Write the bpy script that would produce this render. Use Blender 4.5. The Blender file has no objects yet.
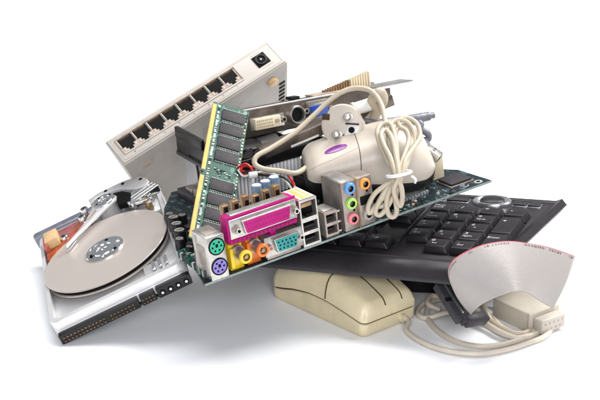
import bpy, bmesh, math, random
from mathutils import Vector, Matrix, Euler
random.seed(7)
S = bpy.context.scene
COL = S.collection
R = math.radians

# ------------------------------------------------------------------ camera / light / exposure
CAM = Vector((0, -960, 425)); PITCH = R(20); FPX = 1467.0            # millimetres, photo pixels
cd = bpy.data.cameras.new("camera"); cam = bpy.data.objects.new("camera", cd); COL.objects.link(cam)
cam.location = CAM * .001
cam.rotation_euler = (R(70), 0, 0)
cd.sensor_width = 36; cd.lens = 36 * FPX / 600; cd.clip_start = .02; cd.clip_end = 60
S.camera = cam
w = bpy.data.worlds.new("World"); S.world = w; w.use_nodes = True
bg = w.node_tree.nodes["Background"]; bg.inputs[0].default_value = (.89, .93, 1, 1); bg.inputs[1].default_value = .30
def area(name, loc, target, size, power, color=(1, 1, 1)):
    l = bpy.data.lights.new(name, 'AREA'); l.shape = 'RECTANGLE'; l.size, l.size_y = size; l.energy = power; l.color = color
    o = bpy.data.objects.new(name, l); COL.objects.link(o); o.location = loc
    o.rotation_euler = (Vector(target) - Vector(loc)).to_track_quat('-Z', 'Y').to_euler(); return o
area("softbox_key", (.75, .35, 1.15), (0, 0, .03), (.6, .6), 25, (1, .985, .96))
area("softbox_overhead", (-.15, .45, 1.3), (0, 0, .05), (.9, .7), 11)
area("softbox_front", (.05, -1.45, .72), (0, 0, .05), (.8, .5), 15, (.945, .96, 1))
S.view_settings.view_transform = 'Standard'; S.view_settings.look = 'None'
S.view_settings.exposure = .28; S.view_settings.gamma = 1
S.render.engine = 'CYCLES'
S.cycles.use_denoising = True
S.cycles.max_bounces = 8; S.cycles.sample_clamp_indirect = 6

# ------------------------------------------------------------------ helpers
_F = Vector((0, math.cos(PITCH), -math.sin(PITCH))); _U = Vector((0, math.sin(PITCH), math.cos(PITCH))); _X = Vector((1, 0, 0))
def pt(px, py, y=None, z=None):
    """point of the place seen at a photo pixel, at a given world depth y or height z (mm)"""
    v = _F + _X * ((px - 300) / FPX) - _U * ((py - 200) / FPX)
    t = (z - CAM.z) / v.z if z is not None else (y - CAM.y) / v.y
    return CAM + v * t
def frame(loc, eul=(0, 0, 0)):
    return Matrix.Translation(Vector(loc)) @ Euler([R(a) for a in eul], 'XYZ').to_matrix().to_4x4()

_mats = {}
def mat(name, col, rough=.45, metal=0., var=.06, vs=60., bump=.0, bs=400., spots=None, coat=0., emit=None, rvar=.08, spec=.5, trans=0):
    if name in ('deep_black', 'dark_seam'): spec = .1
    elif max(col) < .07 and not metal: spec = .32
    if name in _mats: return _mats[name]
    if name != 'white_paper': col = tuple(c*.80*(c/max(col))**.12 for c in col)
    m = bpy.data.materials.new(name); m.use_nodes = True; nt = m.node_tree; N = nt.nodes; L = nt.links
    b = N["Principled BSDF"]
    b.inputs["Metallic"].default_value = metal; b.inputs["Roughness"].default_value = rough
    b.inputs["Coat Weight"].default_value = coat; b.inputs["Coat Roughness"].default_value = .15
    b.inputs["Specular IOR Level"].default_value = spec
    b.inputs["Transmission Weight"].default_value = trans
    tc = N.new("ShaderNodeTexCoord")
    n = N.new("ShaderNodeTexNoise"); n.inputs["Scale"].default_value = vs; n.inputs["Detail"].default_value = 6; n.inputs["Roughness"].default_value = .65
    L.new(tc.outputs["Object"], n.inputs["Vector"])
    r = N.new("ShaderNodeValToRGB"); r.color_ramp.elements[0].position = .32; r.color_ramp.elements[1].position = .68
    r.color_ramp.elements[0].color = tuple(max(0, c * (1 - var * 1.6)) for c in col) + (1,)
    r.color_ramp.elements[1].color = tuple(min(1, c * (1 + var)) for c in col) + (1,)
    L.new(n.outputs["Fac"], r.inputs["Fac"]); out = r.outputs["Color"]
    if spots:                                                        # (colour, scale, threshold)
        n2 = N.new("ShaderNodeTexNoise"); n2.inputs["Scale"].default_value = spots[1]; n2.inputs["Detail"].default_value = 8; n2.inputs["Roughness"].default_value = .75
        L.new(tc.outputs["Object"], n2.inputs["Vector"])
        r2 = N.new("ShaderNodeValToRGB"); r2.color_ramp.elements[0].position = spots[2]; r2.color_ramp.elements[1].position = spots[2] + .12
        L.new(n2.outputs["Fac"], r2.inputs["Fac"])
        mx = N.new("ShaderNodeMix"); mx.data_type = 'RGBA'; L.new(r2.outputs["Color"], mx.inputs["Factor"])
        L.new(out, mx.inputs["A"]); mx.inputs["B"].default_value = tuple(spots[0]) + (1,); out = mx.outputs["Result"]
    L.new(out, b.inputs["Base Color"])
    if rvar:
        mr = N.new("ShaderNodeMapRange"); mr.inputs["To Min"].default_value = max(.02, rough - rvar); mr.inputs["To Max"].default_value = min(1, rough + rvar)
        n3 = N.new("ShaderNodeTexNoise"); n3.inputs["Scale"].default_value = vs * 2.3; n3.inputs["Detail"].default_value = 5
        L.new(tc.outputs["Object"], n3.inputs["Vector"]); L.new(n3.outputs["Fac"], mr.inputs["Value"]); L.new(mr.outputs["Result"], b.inputs["Roughness"])
    if bump:
        n4 = N.new("ShaderNodeTexNoise"); n4.inputs["Scale"].default_value = bs; n4.inputs["Detail"].default_value = 3
        L.new(tc.outputs["Object"], n4.inputs["Vector"])
        bp = N.new("ShaderNodeBump"); bp.inputs["Strength"].default_value = bump; bp.inputs["Distance"].default_value = .0003
        L.new(n4.outputs["Fac"], bp.inputs["Height"]); L.new(bp.outputs["Normal"], b.inputs["Normal"])
    _mats[name] = m; return m

def pcb_mat(name, base, trace, scale=260.):
    m = bpy.data.materials.new(name); m.use_nodes = True; nt = m.node_tree; N = nt.nodes; L = nt.links
    b = N["Principled BSDF"]; b.inputs["Roughness"].default_value = .42; b.inputs["Specular IOR Level"].default_value = .22
    tc = N.new("ShaderNodeTexCoord")
    def vor(sc, metric, lo, hi, strx=1):
        mp = N.new("ShaderNodeMapping"); mp.inputs["Scale"].default_value = (sc * strx, sc, sc); L.new(tc.outputs["Object"], mp.inputs["Vector"])
        v = N.new("ShaderNodeTexVoronoi"); v.distance = metric; v.inputs["Scale"].default_value = 1; L.new(mp.outputs["Vector"], v.inputs["Vector"])
        r = N.new("ShaderNodeValToRGB"); r.color_ramp.elements[0].position = lo; r.color_ramp.elements[1].position = hi
        L.new(v.outputs["Distance"], r.inputs["Fac"]); return r.outputs["Color"]
    a1 = vor(scale, 'CHEBYCHEV', .10, .16); a2 = vor(scale * .35, 'MANHATTAN', .55, .6, 2.2)
    wv = N.new("ShaderNodeTexBrick"); wv.inputs["Scale"].default_value = scale * .8; wv.inputs["Mortar Size"].default_value = .04
    wv.inputs["Color1"].default_value = (0, 0, 0, 1); wv.inputs["Color2"].default_value = (.15, .15, .15, 1); wv.inputs["Mortar"].default_value = (1, 1, 1, 1)
    L.new(tc.outputs["Object"], wv.inputs["Vector"])
    nz = N.new("ShaderNodeTexNoise"); nz.inputs["Scale"].default_value = 90; nz.inputs["Detail"].default_value = 5; L.new(tc.outputs["Object"], nz.inputs["Vector"])
    m1 = N.new("ShaderNodeMix"); m1.data_type = 'RGBA'; m1.inputs["A"].default_value = tuple(base) + (1,); m1.inputs["B"].default_value = tuple(trace) + (1,)
    ml = N.new("ShaderNodeMath"); ml.operation = 'MULTIPLY'; L.new(wv.outputs["Color"], ml.inputs[0]); L.new(nz.outputs["Fac"], ml.inputs[1]); L.new(ml.outputs[0], m1.inputs["Factor"])
    m2 = N.new("ShaderNodeMix"); m2.data_type = 'RGBA'; L.new(a1, m2.inputs["Factor"]); m2.inputs["A"].default_value = (.5, .52, .5, 1); L.new(m1.outputs["Result"], m2.inputs["B"])
    m3 = N.new("ShaderNodeMix"); m3.data_type = 'RGBA'; L.new(a2, m3.inputs["Factor"]); L.new(m2.outputs["Result"], m3.inputs["A"]); m3.inputs["B"].default_value = tuple(c * .5 for c in base) + (1,)
    L.new(m3.outputs["Result"], b.inputs["Base Color"])
    return m

M = dict(
 paper=mat('white_paper', (.90, .905, .915), .65, var=.004, vs=4, rvar=0),
 beige=mat('yellowed_beige_plastic', (.78, .675, .46), .42, var=.09, vs=28, bump=.16, bs=1500, spots=((.42, .33, .19), 60, .62)),
 seam=mat('dark_seam', (.07, .05, .03), .7),
 cream=mat('offwhite_mouse_plastic', (.62, .55, .47), .40, var=.08, vs=26, bump=.14, bs=1600, spots=((.42, .35, .28), 75, .63)),
 switchp=mat('warm_grey_plastic', (.44, .405, .37), .5, var=.07, vs=40, bump=.15, bs=1200, spots=((.30, .26, .22), 60, .66)),
 panel=mat('pale_panel_plastic', (.50, .465, .425), .45, var=.05, vs=40, bump=.1, spots=((.4, .34, .28), 80, .69)),
 recess=mat('recess_brown', (.42, .34, .28), .5, var=.2, vs=150),
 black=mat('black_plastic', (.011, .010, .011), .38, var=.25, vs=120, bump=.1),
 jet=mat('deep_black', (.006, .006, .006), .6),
 dark=mat('charcoal_plastic', (.045, .042, .048), .42, var=.2, vs=80, bump=.1),
 kb=mat('keyboard_case_plastic', (.031, .028, .031), .30, var=.14, vs=45, bump=.22, bs=1800, spots=((.11, .10, .10), 160, .74)),
 key=mat('keycap_plastic', (.017, .014, .0165), .33, var=.16, vs=90, bump=.25, bs=2200, spots=((.10, .09, .09), 220, .74)),
 legend=mat('white_legend', (.55, .55, .55), .5),
 print_=mat('dark_print', (.08, .08, .09), .6),
 silver=mat('silver_trim', (.85, .85, .87), .22, metal=.9, var=.05),
 alu=mat('cast_aluminium', (.84, .83, .83), .42, metal=.5, var=.05, vs=70, bump=.15, bs=900),
 chrome=mat('polished_steel', (.95, .95, .94), .16, metal=1, var=.05),
 platter=mat('platter_surface', (.78, .70, .645), .38, metal=.55, var=.012, vs=8, rvar=.03),
 nickel=mat('tarnished_tin', (.60, .575, .54), .33, metal=.85, var=.16, vs=110, bump=.3, bs=500, spots=((.24, .19, .15), 130, .6)),
 nickel2=mat('grimy_shield', (.44, .38, .34), .42, metal=.7, var=.22, vs=90, bump=.3, bs=500, spots=((.20, .15, .12), 90, .58)),
 brkt=mat('dull_bracket_steel', (.21, .175, .15), .36, metal=.75, var=.3, vs=70, bump=.15, spots=((.40, .36, .32), 120, .68)),
 gold=mat('gold_contact', (.60, .38, .10), .5, metal=.2, var=.08),
 pingold=mat('brown_pin', (.26, .16, .08), .35, metal=.8, var=.2),
 orange=mat('orange_flex', (.50, .10, .012), .28, var=.3, vs=90, coat=.5, spots=((.40, .10, .11), 45, .48)),
 tan=mat('tan_block', (.75, .52, .28), .45, var=.12),
 pink=mat('magenta_plastic', (.46, .002, .19), .5, spec=.25, var=.1, vs=120),
 pinkhole=mat('magenta_shadow', (.22, .0, .10), .6),
 teal=mat('teal_plastic', (.0, .27, .26), .36, var=.12),
 green=mat('mint_green_plastic', (.0, .42, .25), .36, var=.1),
 purple=mat('lilac_plastic', (.25, .20, .55), .36, var=.1),
 yellow=mat('yellow_plastic', (.85, .60, .03), .34, var=.08),
 orangep=mat('orange_plastic', (.80, .20, .03), .34, var=.08),
 jblue=mat('jack_blue', (.13, .36, .70), .34), jgreen=mat('jack_green', (.42, .70, .15), .34), jpink=mat('jack_pink', (.82, .26, .30), .34),
 jorange=mat('jack_orange', (.80, .36, .07), .34), jgrey=mat('jack_grey', (.40, .37, .35), .34),
 steelgrey=mat('blue_grey_casting', (.30, .31, .36), .38, metal=.5, var=.15), blue=mat('vga_blue', (.01, .09, .50), .34), violet=mat('violet_badge', (.22, .03, .27), .22, coat=.5),
 dvi=mat('ivory_connector', (.74, .64, .46), .42, var=.1),
 fin=mat('fin_aluminium', (1.1, 1.1, 1.1), .45, metal=.0, var=.06),
 finplate=mat('heatsink_side_plate', (.66, .64, .66), .42, metal=.45, var=.08, vs=50, spots=((.40, .36, .36), 50, .62)),
 copper=mat('bronze_component', (.40, .27, .15), .35, metal=.6, var=.25),
 caps=mat('slate_blue_sleeve', (.20, .28, .38), .4, var=.1),
 cable=mat('ivory_cable', (.53, .46, .355), .42, var=.05, vs=60, bump=.08),
 cable2=mat('putty_cable', (.72, .645, .54), .42, var=.06, vs=60, bump=.08),
 greyc=mat('grey_cable', (.19, .19, .22), .38, var=.1),
 red=mat('red_wire', (.55, .02, .02), .38), blackw=mat('black_wire', (.02, .02, .02), .38), whitew=mat('white_wire', (.78, .75, .68), .42),
 white=mat('white_nylon', (.80, .79, .76), .42, var=.03),
 chip=mat('chip_epoxy', (.028, .023, .028), .6, var=.1, vs=200, bump=.1, bs=2500),
 solder=mat('solder_lead', (.50, .53, .50), .5, metal=.3, var=.25, vs=300),
 label=mat('paper_label', (.78, .75, .66), .5, var=.04), labely=mat('label_orange', (.80, .50, .16), .5), labelr=mat('label_red', (.55, .08, .06), .5),
 pcbg=pcb_mat('memory_board_green', (.015, .12, .08), (.14, .27, .21), 380),
 pcbm=pcb_mat('mainboard_slate', (.018, .034, .042), (.09, .12, .135), 330),
 pcbedge=mat('board_edge_fibre', (.26, .32, .30), .5, var=.2, vs=300),
 connp=mat('putty_connector', (.56, .51, .43), .46, var=.05, bump=.1),
 connf=mat('connector_face', (.52, .47, .41), .46, var=.05),
)

def ribbon_mat():
    m = bpy.data.materials.new('ribbon_grey'); m.use_nodes = True; N = m.node_tree.nodes; L = m.node_tree.links
    b = N["Principled BSDF"]; b.inputs["Roughness"].default_value = .40
    uv = N.new("ShaderNodeUVMap"); sp = N.new("ShaderNodeSeparateXYZ"); L.new(uv.outputs[0], sp.inputs[0])
    mu = N.new("ShaderNodeMath"); mu.operation = 'MULTIPLY'; mu.inputs[1].default_value = 40; L.new(sp.outputs["Y"], mu.inputs[0])
    fr = N.new("ShaderNodeMath"); fr.operation = 'FRACT'; L.new(mu.outputs[0], fr.inputs[0])
    rp = N.new("ShaderNodeValToRGB"); rp.color_ramp.elements[0].position = .0; rp.color_ramp.elements[0].color = (.21, .19, .18, 1)
    rp.color_ramp.elements[1].position = .28; rp.color_ramp.elements[1].color = (.33, .30, .285, 1); L.new(fr.outputs[0], rp.inputs["Fac"])
    def cmp_(src, op, v):
        q = N.new("ShaderNodeMath"); q.operation = op; L.new(src, q.inputs[0]); q.inputs[1].default_value = v; return q.outputs[0]
    def mul(a, b_):
        q = N.new("ShaderNodeMath"); q.operation = 'MULTIPLY'; L.new(a, q.inputs[0]); L.new(b_, q.inputs[1]); return q.outputs[0]
    nz = N.new("ShaderNodeTexNoise"); nz.noise_dimensions = '1D'; nz.inputs["Scale"].default_value = 1; nz.inputs["Detail"].default_value = 1
    L.new(cmp_(sp.outputs["X"], 'MULTIPLY', 150), nz.inputs["W"])
    nz2 = N.new("ShaderNodeTexNoise"); nz2.noise_dimensions = '1D'; nz2.inputs["Scale"].default_value = 1; L.new(cmp_(sp.outputs["X"], 'MULTIPLY', 9), nz2.inputs["W"])
    band = mul(cmp_(sp.outputs["Y"], 'GREATER_THAN', .035), cmp_(sp.outputs["Y"], 'LESS_THAN', .075))
    ink = mul(mul(band, cmp_(nz.outputs["Fac"], 'GREATER_THAN', .5)), cmp_(nz2.outputs["Fac"], 'GREATER_THAN', .47))
    mx = N.new("ShaderNodeMix"); mx.data_type = 'RGBA'; L.new(ink, mx.inputs["Factor"]); L.new(rp.outputs["Color"], mx.inputs["A"]); mx.inputs["B"].default_value = (.07, .04, .045, 1)
    L.new(mx.outputs["Result"], b.inputs["Base Color"]); return m
M['ribbon'] = ribbon_mat()

class MB:
    def __init__(s): s.bm = bmesh.new(); s.mats = []
    def mi(s, m):
        if m not in s.mats: s.mats.append(m)
        return s.mats.index(m)
    def merge(s, tmp, m, T=None):
        i = s.mi(m); vm = {}
        for v in tmp.verts: vm[v] = s.bm.verts.new(T @ v.co if T else v.co)
        for f in tmp.faces:
            try: nf = s.bm.faces.new([vm[v] for v in f.verts]); nf.material_index = i
            except ValueError: pass
        tmp.free(); return s
    def poly(s, verts, faces, m, T=None):
        t = bmesh.new(); vs = [t.verts.new(v) for v in verts]
        for f in faces: t.faces.new([vs[i] for i in f])
        return s.merge(t, m, T)
    def box(s, x0, x1, y0, y1, z0, z1, m, r=0, seg=2, T=None, taper=0):
        t = bmesh.new()
        v = [t.verts.new(c) for c in ((x0,y0,z0),(x1,y0,z0),(x1,y1,z0),(x0,y1,z0),(x0+taper,y0+taper,z1),(x1-taper,y0+taper,z1),(x1-taper,y1-taper,z1),(x0+taper,y1-taper,z1))]
        for f in ((0,3,2,1),(4,5,6,7),(0,1,5,4),(1,2,6,5),(2,3,7,6),(3,0,4,7)): t.faces.new([v[i] for i in f])
        if r: bmesh.ops.bevel(t, geom=list(t.edges), offset=r, segments=seg, profile=.5, affect='EDGES')
        return s.merge(t, m, T)
    def prism(s, pts, z0, z1, m, r=0, seg=2, T=None):
        t = bmesh.new(); a = [t.verts.new((p[0], p[1], z0)) for p in pts]; b = [t.verts.new((p[0], p[1], z1)) for p in pts]; n = len(pts)
        t.faces.new(a[::-1]); t.faces.new(b)
        for i in range(n): t.faces.new((a[i], a[(i+1) % n], b[(i+1) % n], b[i]))
        bmesh.ops.recalc_face_normals(t, faces=t.faces)
        if r: bmesh.ops.bevel(t, geom=[e for e in t.edges if abs(e.verts[0].co.z - e.verts[1].co.z) < 1e-6], offset=r, segments=seg, profile=.5, affect='EDGES')
        return s.merge(t, m, T)
    def cyl(s, p0, p1, r0, m, r1=None, seg=24, cap=True, T=None):
        p0, p1 = Vector(p0), Vector(p1); r1 = r0 if r1 is None else r1
        q = (p1 - p0).to_track_quat('Z', 'Y').to_matrix(); t = bmesh.new(); A = []; B = []
        for k in range(seg):
            d = q @ Vector((math.cos(2*math.pi*k/seg), math.sin(2*math.pi*k/seg), 0)); A.append(t.verts.new(p0 + d*r0)); B.append(t.verts.new(p1 + d*r1))
        for k in range(seg): t.faces.new((A[k], A[(k+1) % seg], B[(k+1) % seg], B[k]))
        if cap: t.faces.new(A[::-1]); t.faces.new(B)
        return s.merge(t, m, T)
    def lathe(s, prof, m, p0=(0,0,0), axis=(0,0,1), seg=40, T=None, sx=1):
        q = Vector(axis).to_track_quat('Z', 'Y').to_matrix(); p0 = Vector(p0); t = bmesh.new(); rings = []
        for (r, z) in prof:
            rings.append([t.verts.new(p0 + q @ Vector((max(r, .001)*math.cos(2*math.pi*k/seg)*sx, max(r, .001)*math.sin(2*math.pi*k/seg), z))) for k in range(seg)])
        for a, b in zip(rings, rings[1:]):
            for k in range(seg): t.faces.new((a[k], a[(k+1) % seg], b[(k+1) % seg], b[k]))
        return s.merge(t, m, T)
    def tube(s, pts, r, m, seg=12, sub=8, T=None, closed=False, raw=False):
        P = [Vector(p) for p in pts]
        if not raw:
            Q = []; n = len(P)
            rng = range(n if closed else n - 1)
            for i in rng:
                a = P[i-1] if (i > 0 or closed) else P[0]*2 - P[1]; b = P[i]; c = P[(i+1) % n]; d = P[(i+2) % n] if (i + 2 < n or closed) else P[-1]*2 - P[-2]
                for k in range(sub):
                    u = k/sub
                    Q.append(.5*((2*b) + (c-a)*u + (2*a-5*b+4*c-d)*u*u + (-a+3*b-3*c+d)*u**3))
            if not closed: Q.append(P[-1])
            P = Q
        n = len(P); t = bmesh.new(); rings = []; up = Vector((0, 0, 1)); prev = None
        for i in range(n):
            if closed: d = (P[(i+1) % n] - P[i-1])
            else: d = P[min(i+1, n-1)] - P[max(i-1, 0)]
            d = d.normalized() if d.length > 1e-9 else Vector((1,0,0))
            if prev is None:
                x = d.orthogonal().normalized()
            else:
                x = (prev - d * prev.dot(d)); x = x.normalized() if x.length > 1e-6 else d.orthogonal().normalized()
            prev = x; y = d.cross(x)
            rr = r[min(len(r)-1, int(i/(n-1)*(len(r)-1)+.5))] if isinstance(r, (list, tuple)) else r
            rings.append([t.verts.new(P[i] + (x*math.cos(2*math.pi*k/seg) + y*math.sin(2*math.pi*k/seg))*rr) for k in range(seg)])
        for i in range(n if closed else n-1):
            a, b = rings[i], rings[(i+1) % n]
            for k in range(seg): t.faces.new((a[k], a[(k+1) % seg], b[(k+1) % seg], b[k]))
        if not closed: t.faces.new(rings[0][::-1]); t.faces.new(rings[-1])
        return s.merge(t, m, T)
    def text(s, string, size, m, T):
        c = bpy.data.curves.new('t', 'FONT'); c.body = string; c.size = size; c.align_x = 'CENTER'; c.align_y = 'CENTER'; c.extrude = .05; c.resolution_u = 2
        o = bpy.data.objects.new('t', c); COL.objects.link(o); dg = bpy.context.evaluated_depsgraph_get()
        me = bpy.data.meshes.new_from_object(o.evaluated_get(dg)); t = bmesh.new(); t.from_mesh(me)
        bpy.data.objects.remove(o); bpy.data.meshes.remove(me); bpy.data.curves.remove(c)
        return s.merge(t, m, T)
    def build(s, name, parent=None, inv=None, ang=38, label=None, kind=None):
        if inv is not None: bmesh.ops.transform(s.bm, matrix=inv, verts=s.bm.verts)
        bmesh.ops.scale(s.bm, vec=(.001,)*3, verts=s.bm.verts)
        bmesh.ops.recalc_face_normals(s.bm, faces=s.bm.faces)
        for f in s.bm.faces: f.smooth = True
        for e in s.bm.edges:
            if len(e.link_faces) == 2 and e.calc_face_angle(0) > R(ang): e.smooth = False
        me = bpy.data.meshes.new(name); s.bm.to_mesh(me); s.bm.free()
        for m in s.mats: me.materials.append(m)
        o = bpy.data.objects.new(name, me); COL.objects.link(o)
        if parent is not None: o.parent = parent
        if label: o['label'] = label
        if kind: o['kind'] = kind
        return o
def thing(name, label, cat, T, group=None):
    o = bpy.data.objects.new(name, None); COL.objects.link(o); o.empty_display_size = .02
    loc, q, _ = T.decompose(); o.location = loc * .001; o.rotation_euler = q.to_euler('XYZ')
    o['label'] = label; o['category'] = cat
    if group: o['group'] = group
    return o
def rounded(x0, x1, y0, y1, r, seg=6):
    P = []
    for cx, cy, a0 in ((x1-r, y1-r, 0), (x0+r, y1-r, 90), (x0+r, y0+r, 180), (x1-r, y0+r, 270)):
        for k in range(seg+1):
            a = R(a0 + 90*k/seg); P.append((cx + r*math.cos(a), cy + r*math.sin(a)))
    return P
def X(*a): return Matrix.Translation(Vector(a))
def RX(d): return Matrix.Rotation(R(d), 4, 'X')
def RY(d): return Matrix.Rotation(R(d), 4, 'Y')
def RZ(d): return Matrix.Rotation(R(d), 4, 'Z')

# ------------------------------------------------------------------ ground (white paper sweep)
g = MB(); g.poly([(-20000,-20000,0),(20000,-20000,0),(20000,20000,0),(-20000,20000,0)], [(0,1,2,3)], M['paper'])
g = g.build('ground'); g['kind'] = 'structure'; g['label'] = 'seamless bright white paper surface under the pile'

# ------------------------------------------------------------------ keyboard
TK = frame((98.1, 46, 56.2), (1, -4, -22.8))
kbd = thing('keyboard', 'dark charcoal computer keyboard with number pad lying on the beige mouse under the pile', 'keyboard', TK)
c = MB()
deck = [(-150,-96.5),(62,-96.5),(69,-66),(76,-20),(81.5,35),(-150,36)]
c.prism(deck, -15, -5.5, M['kb'], r=1.2)
# right-hand raised rim with a shiny bevel, lower silver-grey skirt
c.poly([(69,-66,-5.4),(81,36,-5.4),(86,36,-3),(74,-66,-3),(61,-104,-5.4),(66,-105,-3),(77,-66,-7),(89,36,-7),(69,-106,-7),(61,-104,-15),(71,-66,-15),(84,36,-15)],
       [(0,1,2,3),(4,0,3,5),(3,2,7,6),(5,3,6,8),(6,7,11,10),(8,6,10,9)], M['kb'])
c.poly([(89,36,-7),(84,36,-15),(80,36,-15),(80,36,-5.4),(86,36,-3)], [(0,1,2,3,4)], M['kb'])
c.tube([(69,-106,-7.3),(77.3,-66,-7.3),(89.3,36,-7.3)], .5, M['dark'], raw=True, seg=6)
c.box(-150, 82, 31.5, 36.5, -15, -4.6, M['kb'], r=1.2)
c.build('case', kbd)
p = MB()                                                             # front palm strip
prof = [(-95.5,-5.4),(-96.5,-3),(-98,-2.2),(-102,-3.0),(-107,-6.0),(-111,-10.5),(-111,-14),(-100,-15)]
xs = [-150, -60, 20, 50, 58, 63]
n = len(prof); V = [(x, y + (2.5 if x > 62 else 0), z) for x in xs for (y, z) in prof]; Fc = []
for i in range(len(xs)-1):
    for k in range(n): Fc.append((i*n+k, i*n+(k+1) % n, (i+1)*n+(k+1) % n, (i+1)*n+k))
Fc += [tuple(range(n)), tuple((len(xs)-1)*n+k for k in range(n))[::-1]]
p.poly(V, Fc, M['kb']); p.build('front_strip', kbd, ang=50)
r_ = MB(); r_.box(-6.2, -4.4, -66, 14, -5.6, -3.8, M['dark'], r=.4); r_.build('divider_ridge', kbd)
def keycap(name, w, h, legends):
    k = MB(); k.prism([(0,0),(w,0),(w,-h),(0,-h)], -5.6, -4.9, M['key'])
    # sloped sides, wide bevel on the right, shallow dished top
    T_ = bmesh.new(); a = [(.1,-.1,-5.0),(w-.1,-.1,-5.0),(w-.1,-h+.1,-5.0),(.1,-h+.1,-5.0)]; b = [(1.0,-.7,0),(w-3.0,-.7,0),(w-3.0,-h+1.6,0),(1.0,-h+1.6,0)]
    va = [T_.verts.new(q) for q in a]; vb = [T_.verts.new(q) for q in b]
    T_.faces.new(va); T_.faces.new(vb[::-1])
    for i in range(4): T_.faces.new((va[i], vb[i], vb[(i+1) % 4], va[(i+1) % 4]))
    bmesh.ops.recalc_face_normals(T_, faces=T_.faces)
    bmesh.ops.bevel(T_, geom=list(T_.edges), offset=.7, segments=3, profile=.5, affect='EDGES')
    k.merge(T_, M['key'])
    for (txt, sz, x, y) in legends: k.text(txt, sz*1.25, M['legend'], X(x, y, .03))
    return k.build(name, None)
P_ = 18.2; PR = 16.9
pad = [[('Num\nLock',3.0,5.6,-5.2)],[('/',4.4,4.5,-5)],[('*',5,4.5,-5.6)],[('-',5,4.5,-4.6)]]
def num(d, s_): return [(d,4.2,4.0,-3.9),(s_,2.5,6,-8.8)] if s_ else [(d,4.2,4.0,-3.9)]
def addkey(k, x, y, name='key'):
    k.name = name; k.parent = kbd; k.location = (x*.001, y*.001, 0); return k
for i in range(4): addkey(keycap('key', 17.4, 14.4, pad[i]), i*P_, 1)
for j, row in enumerate(([('7','Home'),('8','\u2191'),('9','PgUp')], [('4','\u2190'),('5',None),('6','\u2192')], [('1','End'),('2','\u2193'),('3','PgDn')])):
    for i, (d, s_) in enumerate(row): addkey(keycap('key', 17.4, 16.2, num(d, s_)), i*P_, -PR*j - 15.6)
addkey(keycap('key', 17.4, 16.2, num('0', 'Ins')), P_*1, -PR*3 - 15.6)
addkey(keycap('key', 17.4, 16.2, num('.', 'Del')), P_*2, -PR*3 - 15.6)
addkey(keycap('key', 17.4, 33, [('+',5,5,-9)]), P_*3, -15.6)
addkey(keycap('key', 17.4, 33, [('Enter',3.2,6.2,-8)]), P_*3, -PR*2 - 15.6)
for i, a in enumerate(('\u2190','\u2193','\u2192')): addkey(keycap('key', 17.8, 16.2, [(a,5,6,-7)]), -62.5 + i*18.9, -PR*3 - 16)
addkey(keycap('key', 17.8, 16.2, [('\u2191',5,6,-7)]), -43.6, -PR*2 - 15.6)
for i, a in enumerate(('Insert','Home','PgUp')): addkey(keycap('key', 17.8, 16.2, [(a,2.8,7,-5)]), -62.5 + i*18.9, 1)
for i, a in enumerate(('Delete','End','PgDn')): addkey(keycap('key', 17.8, 16.2, [(a,2.8,7,-5)]), -62.5 + i*18.9, -PR+.6)
mk = keycap('key', 17.4, 16.2, [])
for i in range(4):
    for j in range(5):
        k = mk if (i == 0 and j == 0) else mk.copy()
        if k is not mk: COL.objects.link(k)
        addkey(k, -140 + i*18.6, 1 - j*PR)
wz = MB()
wz.lathe([(0,-4.8),(19.5,-5.6),(19.5,-4),(18.2,-3),(15.8,-3),(14.6,-4),(12,-4.7),(0,-4.8)], M['silver'], p0=(0,0,0), T=X(36.5,24.5,0) @ Matrix.Diagonal((.74,.56,1,1)), seg=56)
wo = wz.build('media_ring', kbd)
wz = MB(); wz.lathe([(12.5,-4.8),(12.3,-2.9),(10.5,-2.2),(0,-1.9)], M['key'], T=X(36.5,24.8,0) @ Matrix.Diagonal((.74,.54,1,1)), seg=48); wz.build('media_button', wo)
for (x0, x1) in ((-12, 1), (2.5, 19), (53, 63), (64, 73)):
    m_ = MB(); m_.box(x0, x1, 20.5, 27.5, -5.6, -3.6, M['kb'], r=.9, seg=3); m_.box(x0-.6, x1+.6, 19.9, 28.1, -5.7, -5.1, M['silver'], r=.2); m_.build('hotkey', kbd)

TX = frame((105, 28, 0), (0, 0, -5))  # added black box, keeps the gap under the keyboard dark
bx = thing('dark_gap_filler', 'black box added to darken the gap under the keyboard', 'plastic box', TX)
q = MB(); q.box(-43, 42, -20, 30, 0, 28, M['black'], r=3, seg=3); q.build('filler_block', bx)
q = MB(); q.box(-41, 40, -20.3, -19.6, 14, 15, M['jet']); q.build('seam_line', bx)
# ------------------------------------------------------------------ lower beige mouse
TM = frame((42.5, -67.5, 0), (0, 0, -48.2)); IM = TM.inverted()
ms = thing('computer_mouse', 'yellowed beige three button mouse lying on the white surface beneath the keyboard', 'computer mouse', TM)
L_, W_ = 95., 52.
def lerp(tab, x):
    for (a, va), (b, vb) in zip(tab, tab[1:]):
        if x <= b:
            u = (x-a)/(b-a) if b > a else 0; u = max(0, min(1, u)); return va + (vb-va)*u
    return tab[-1][1]
def smooth(tab, x, d=4): return (lerp(tab, x-d) + 2*lerp(tab, x) + lerp(tab, x+d))/4
SEAM = [(-95,9),(-85,10.5),(-72,14),(-55,16.5),(-38,16.3),(-20,14),(0,10.5),(5,10.5)]
CROWN = [(-95,24),(-90,26),(-80,30.5),(-65,35),(-50,36.5),(-35,35),(-20,31),(-8,26),(0,22),(5,21)]
def top_z(x, y):
    s0 = smooth(SEAM, x) + .6; h = smooth(CROWN, x); u = min(1, abs(2*y/W_ - 1))
    e = 1.0 - max(0, (x + 4.5)/4.5)**2 *.4 if x > -4.5 else (1 - max(0, (-90 - x)/5)**2*.4)
    return s0 + (h - s0)*max(0, 1 - u**7)**.55 * e
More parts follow.
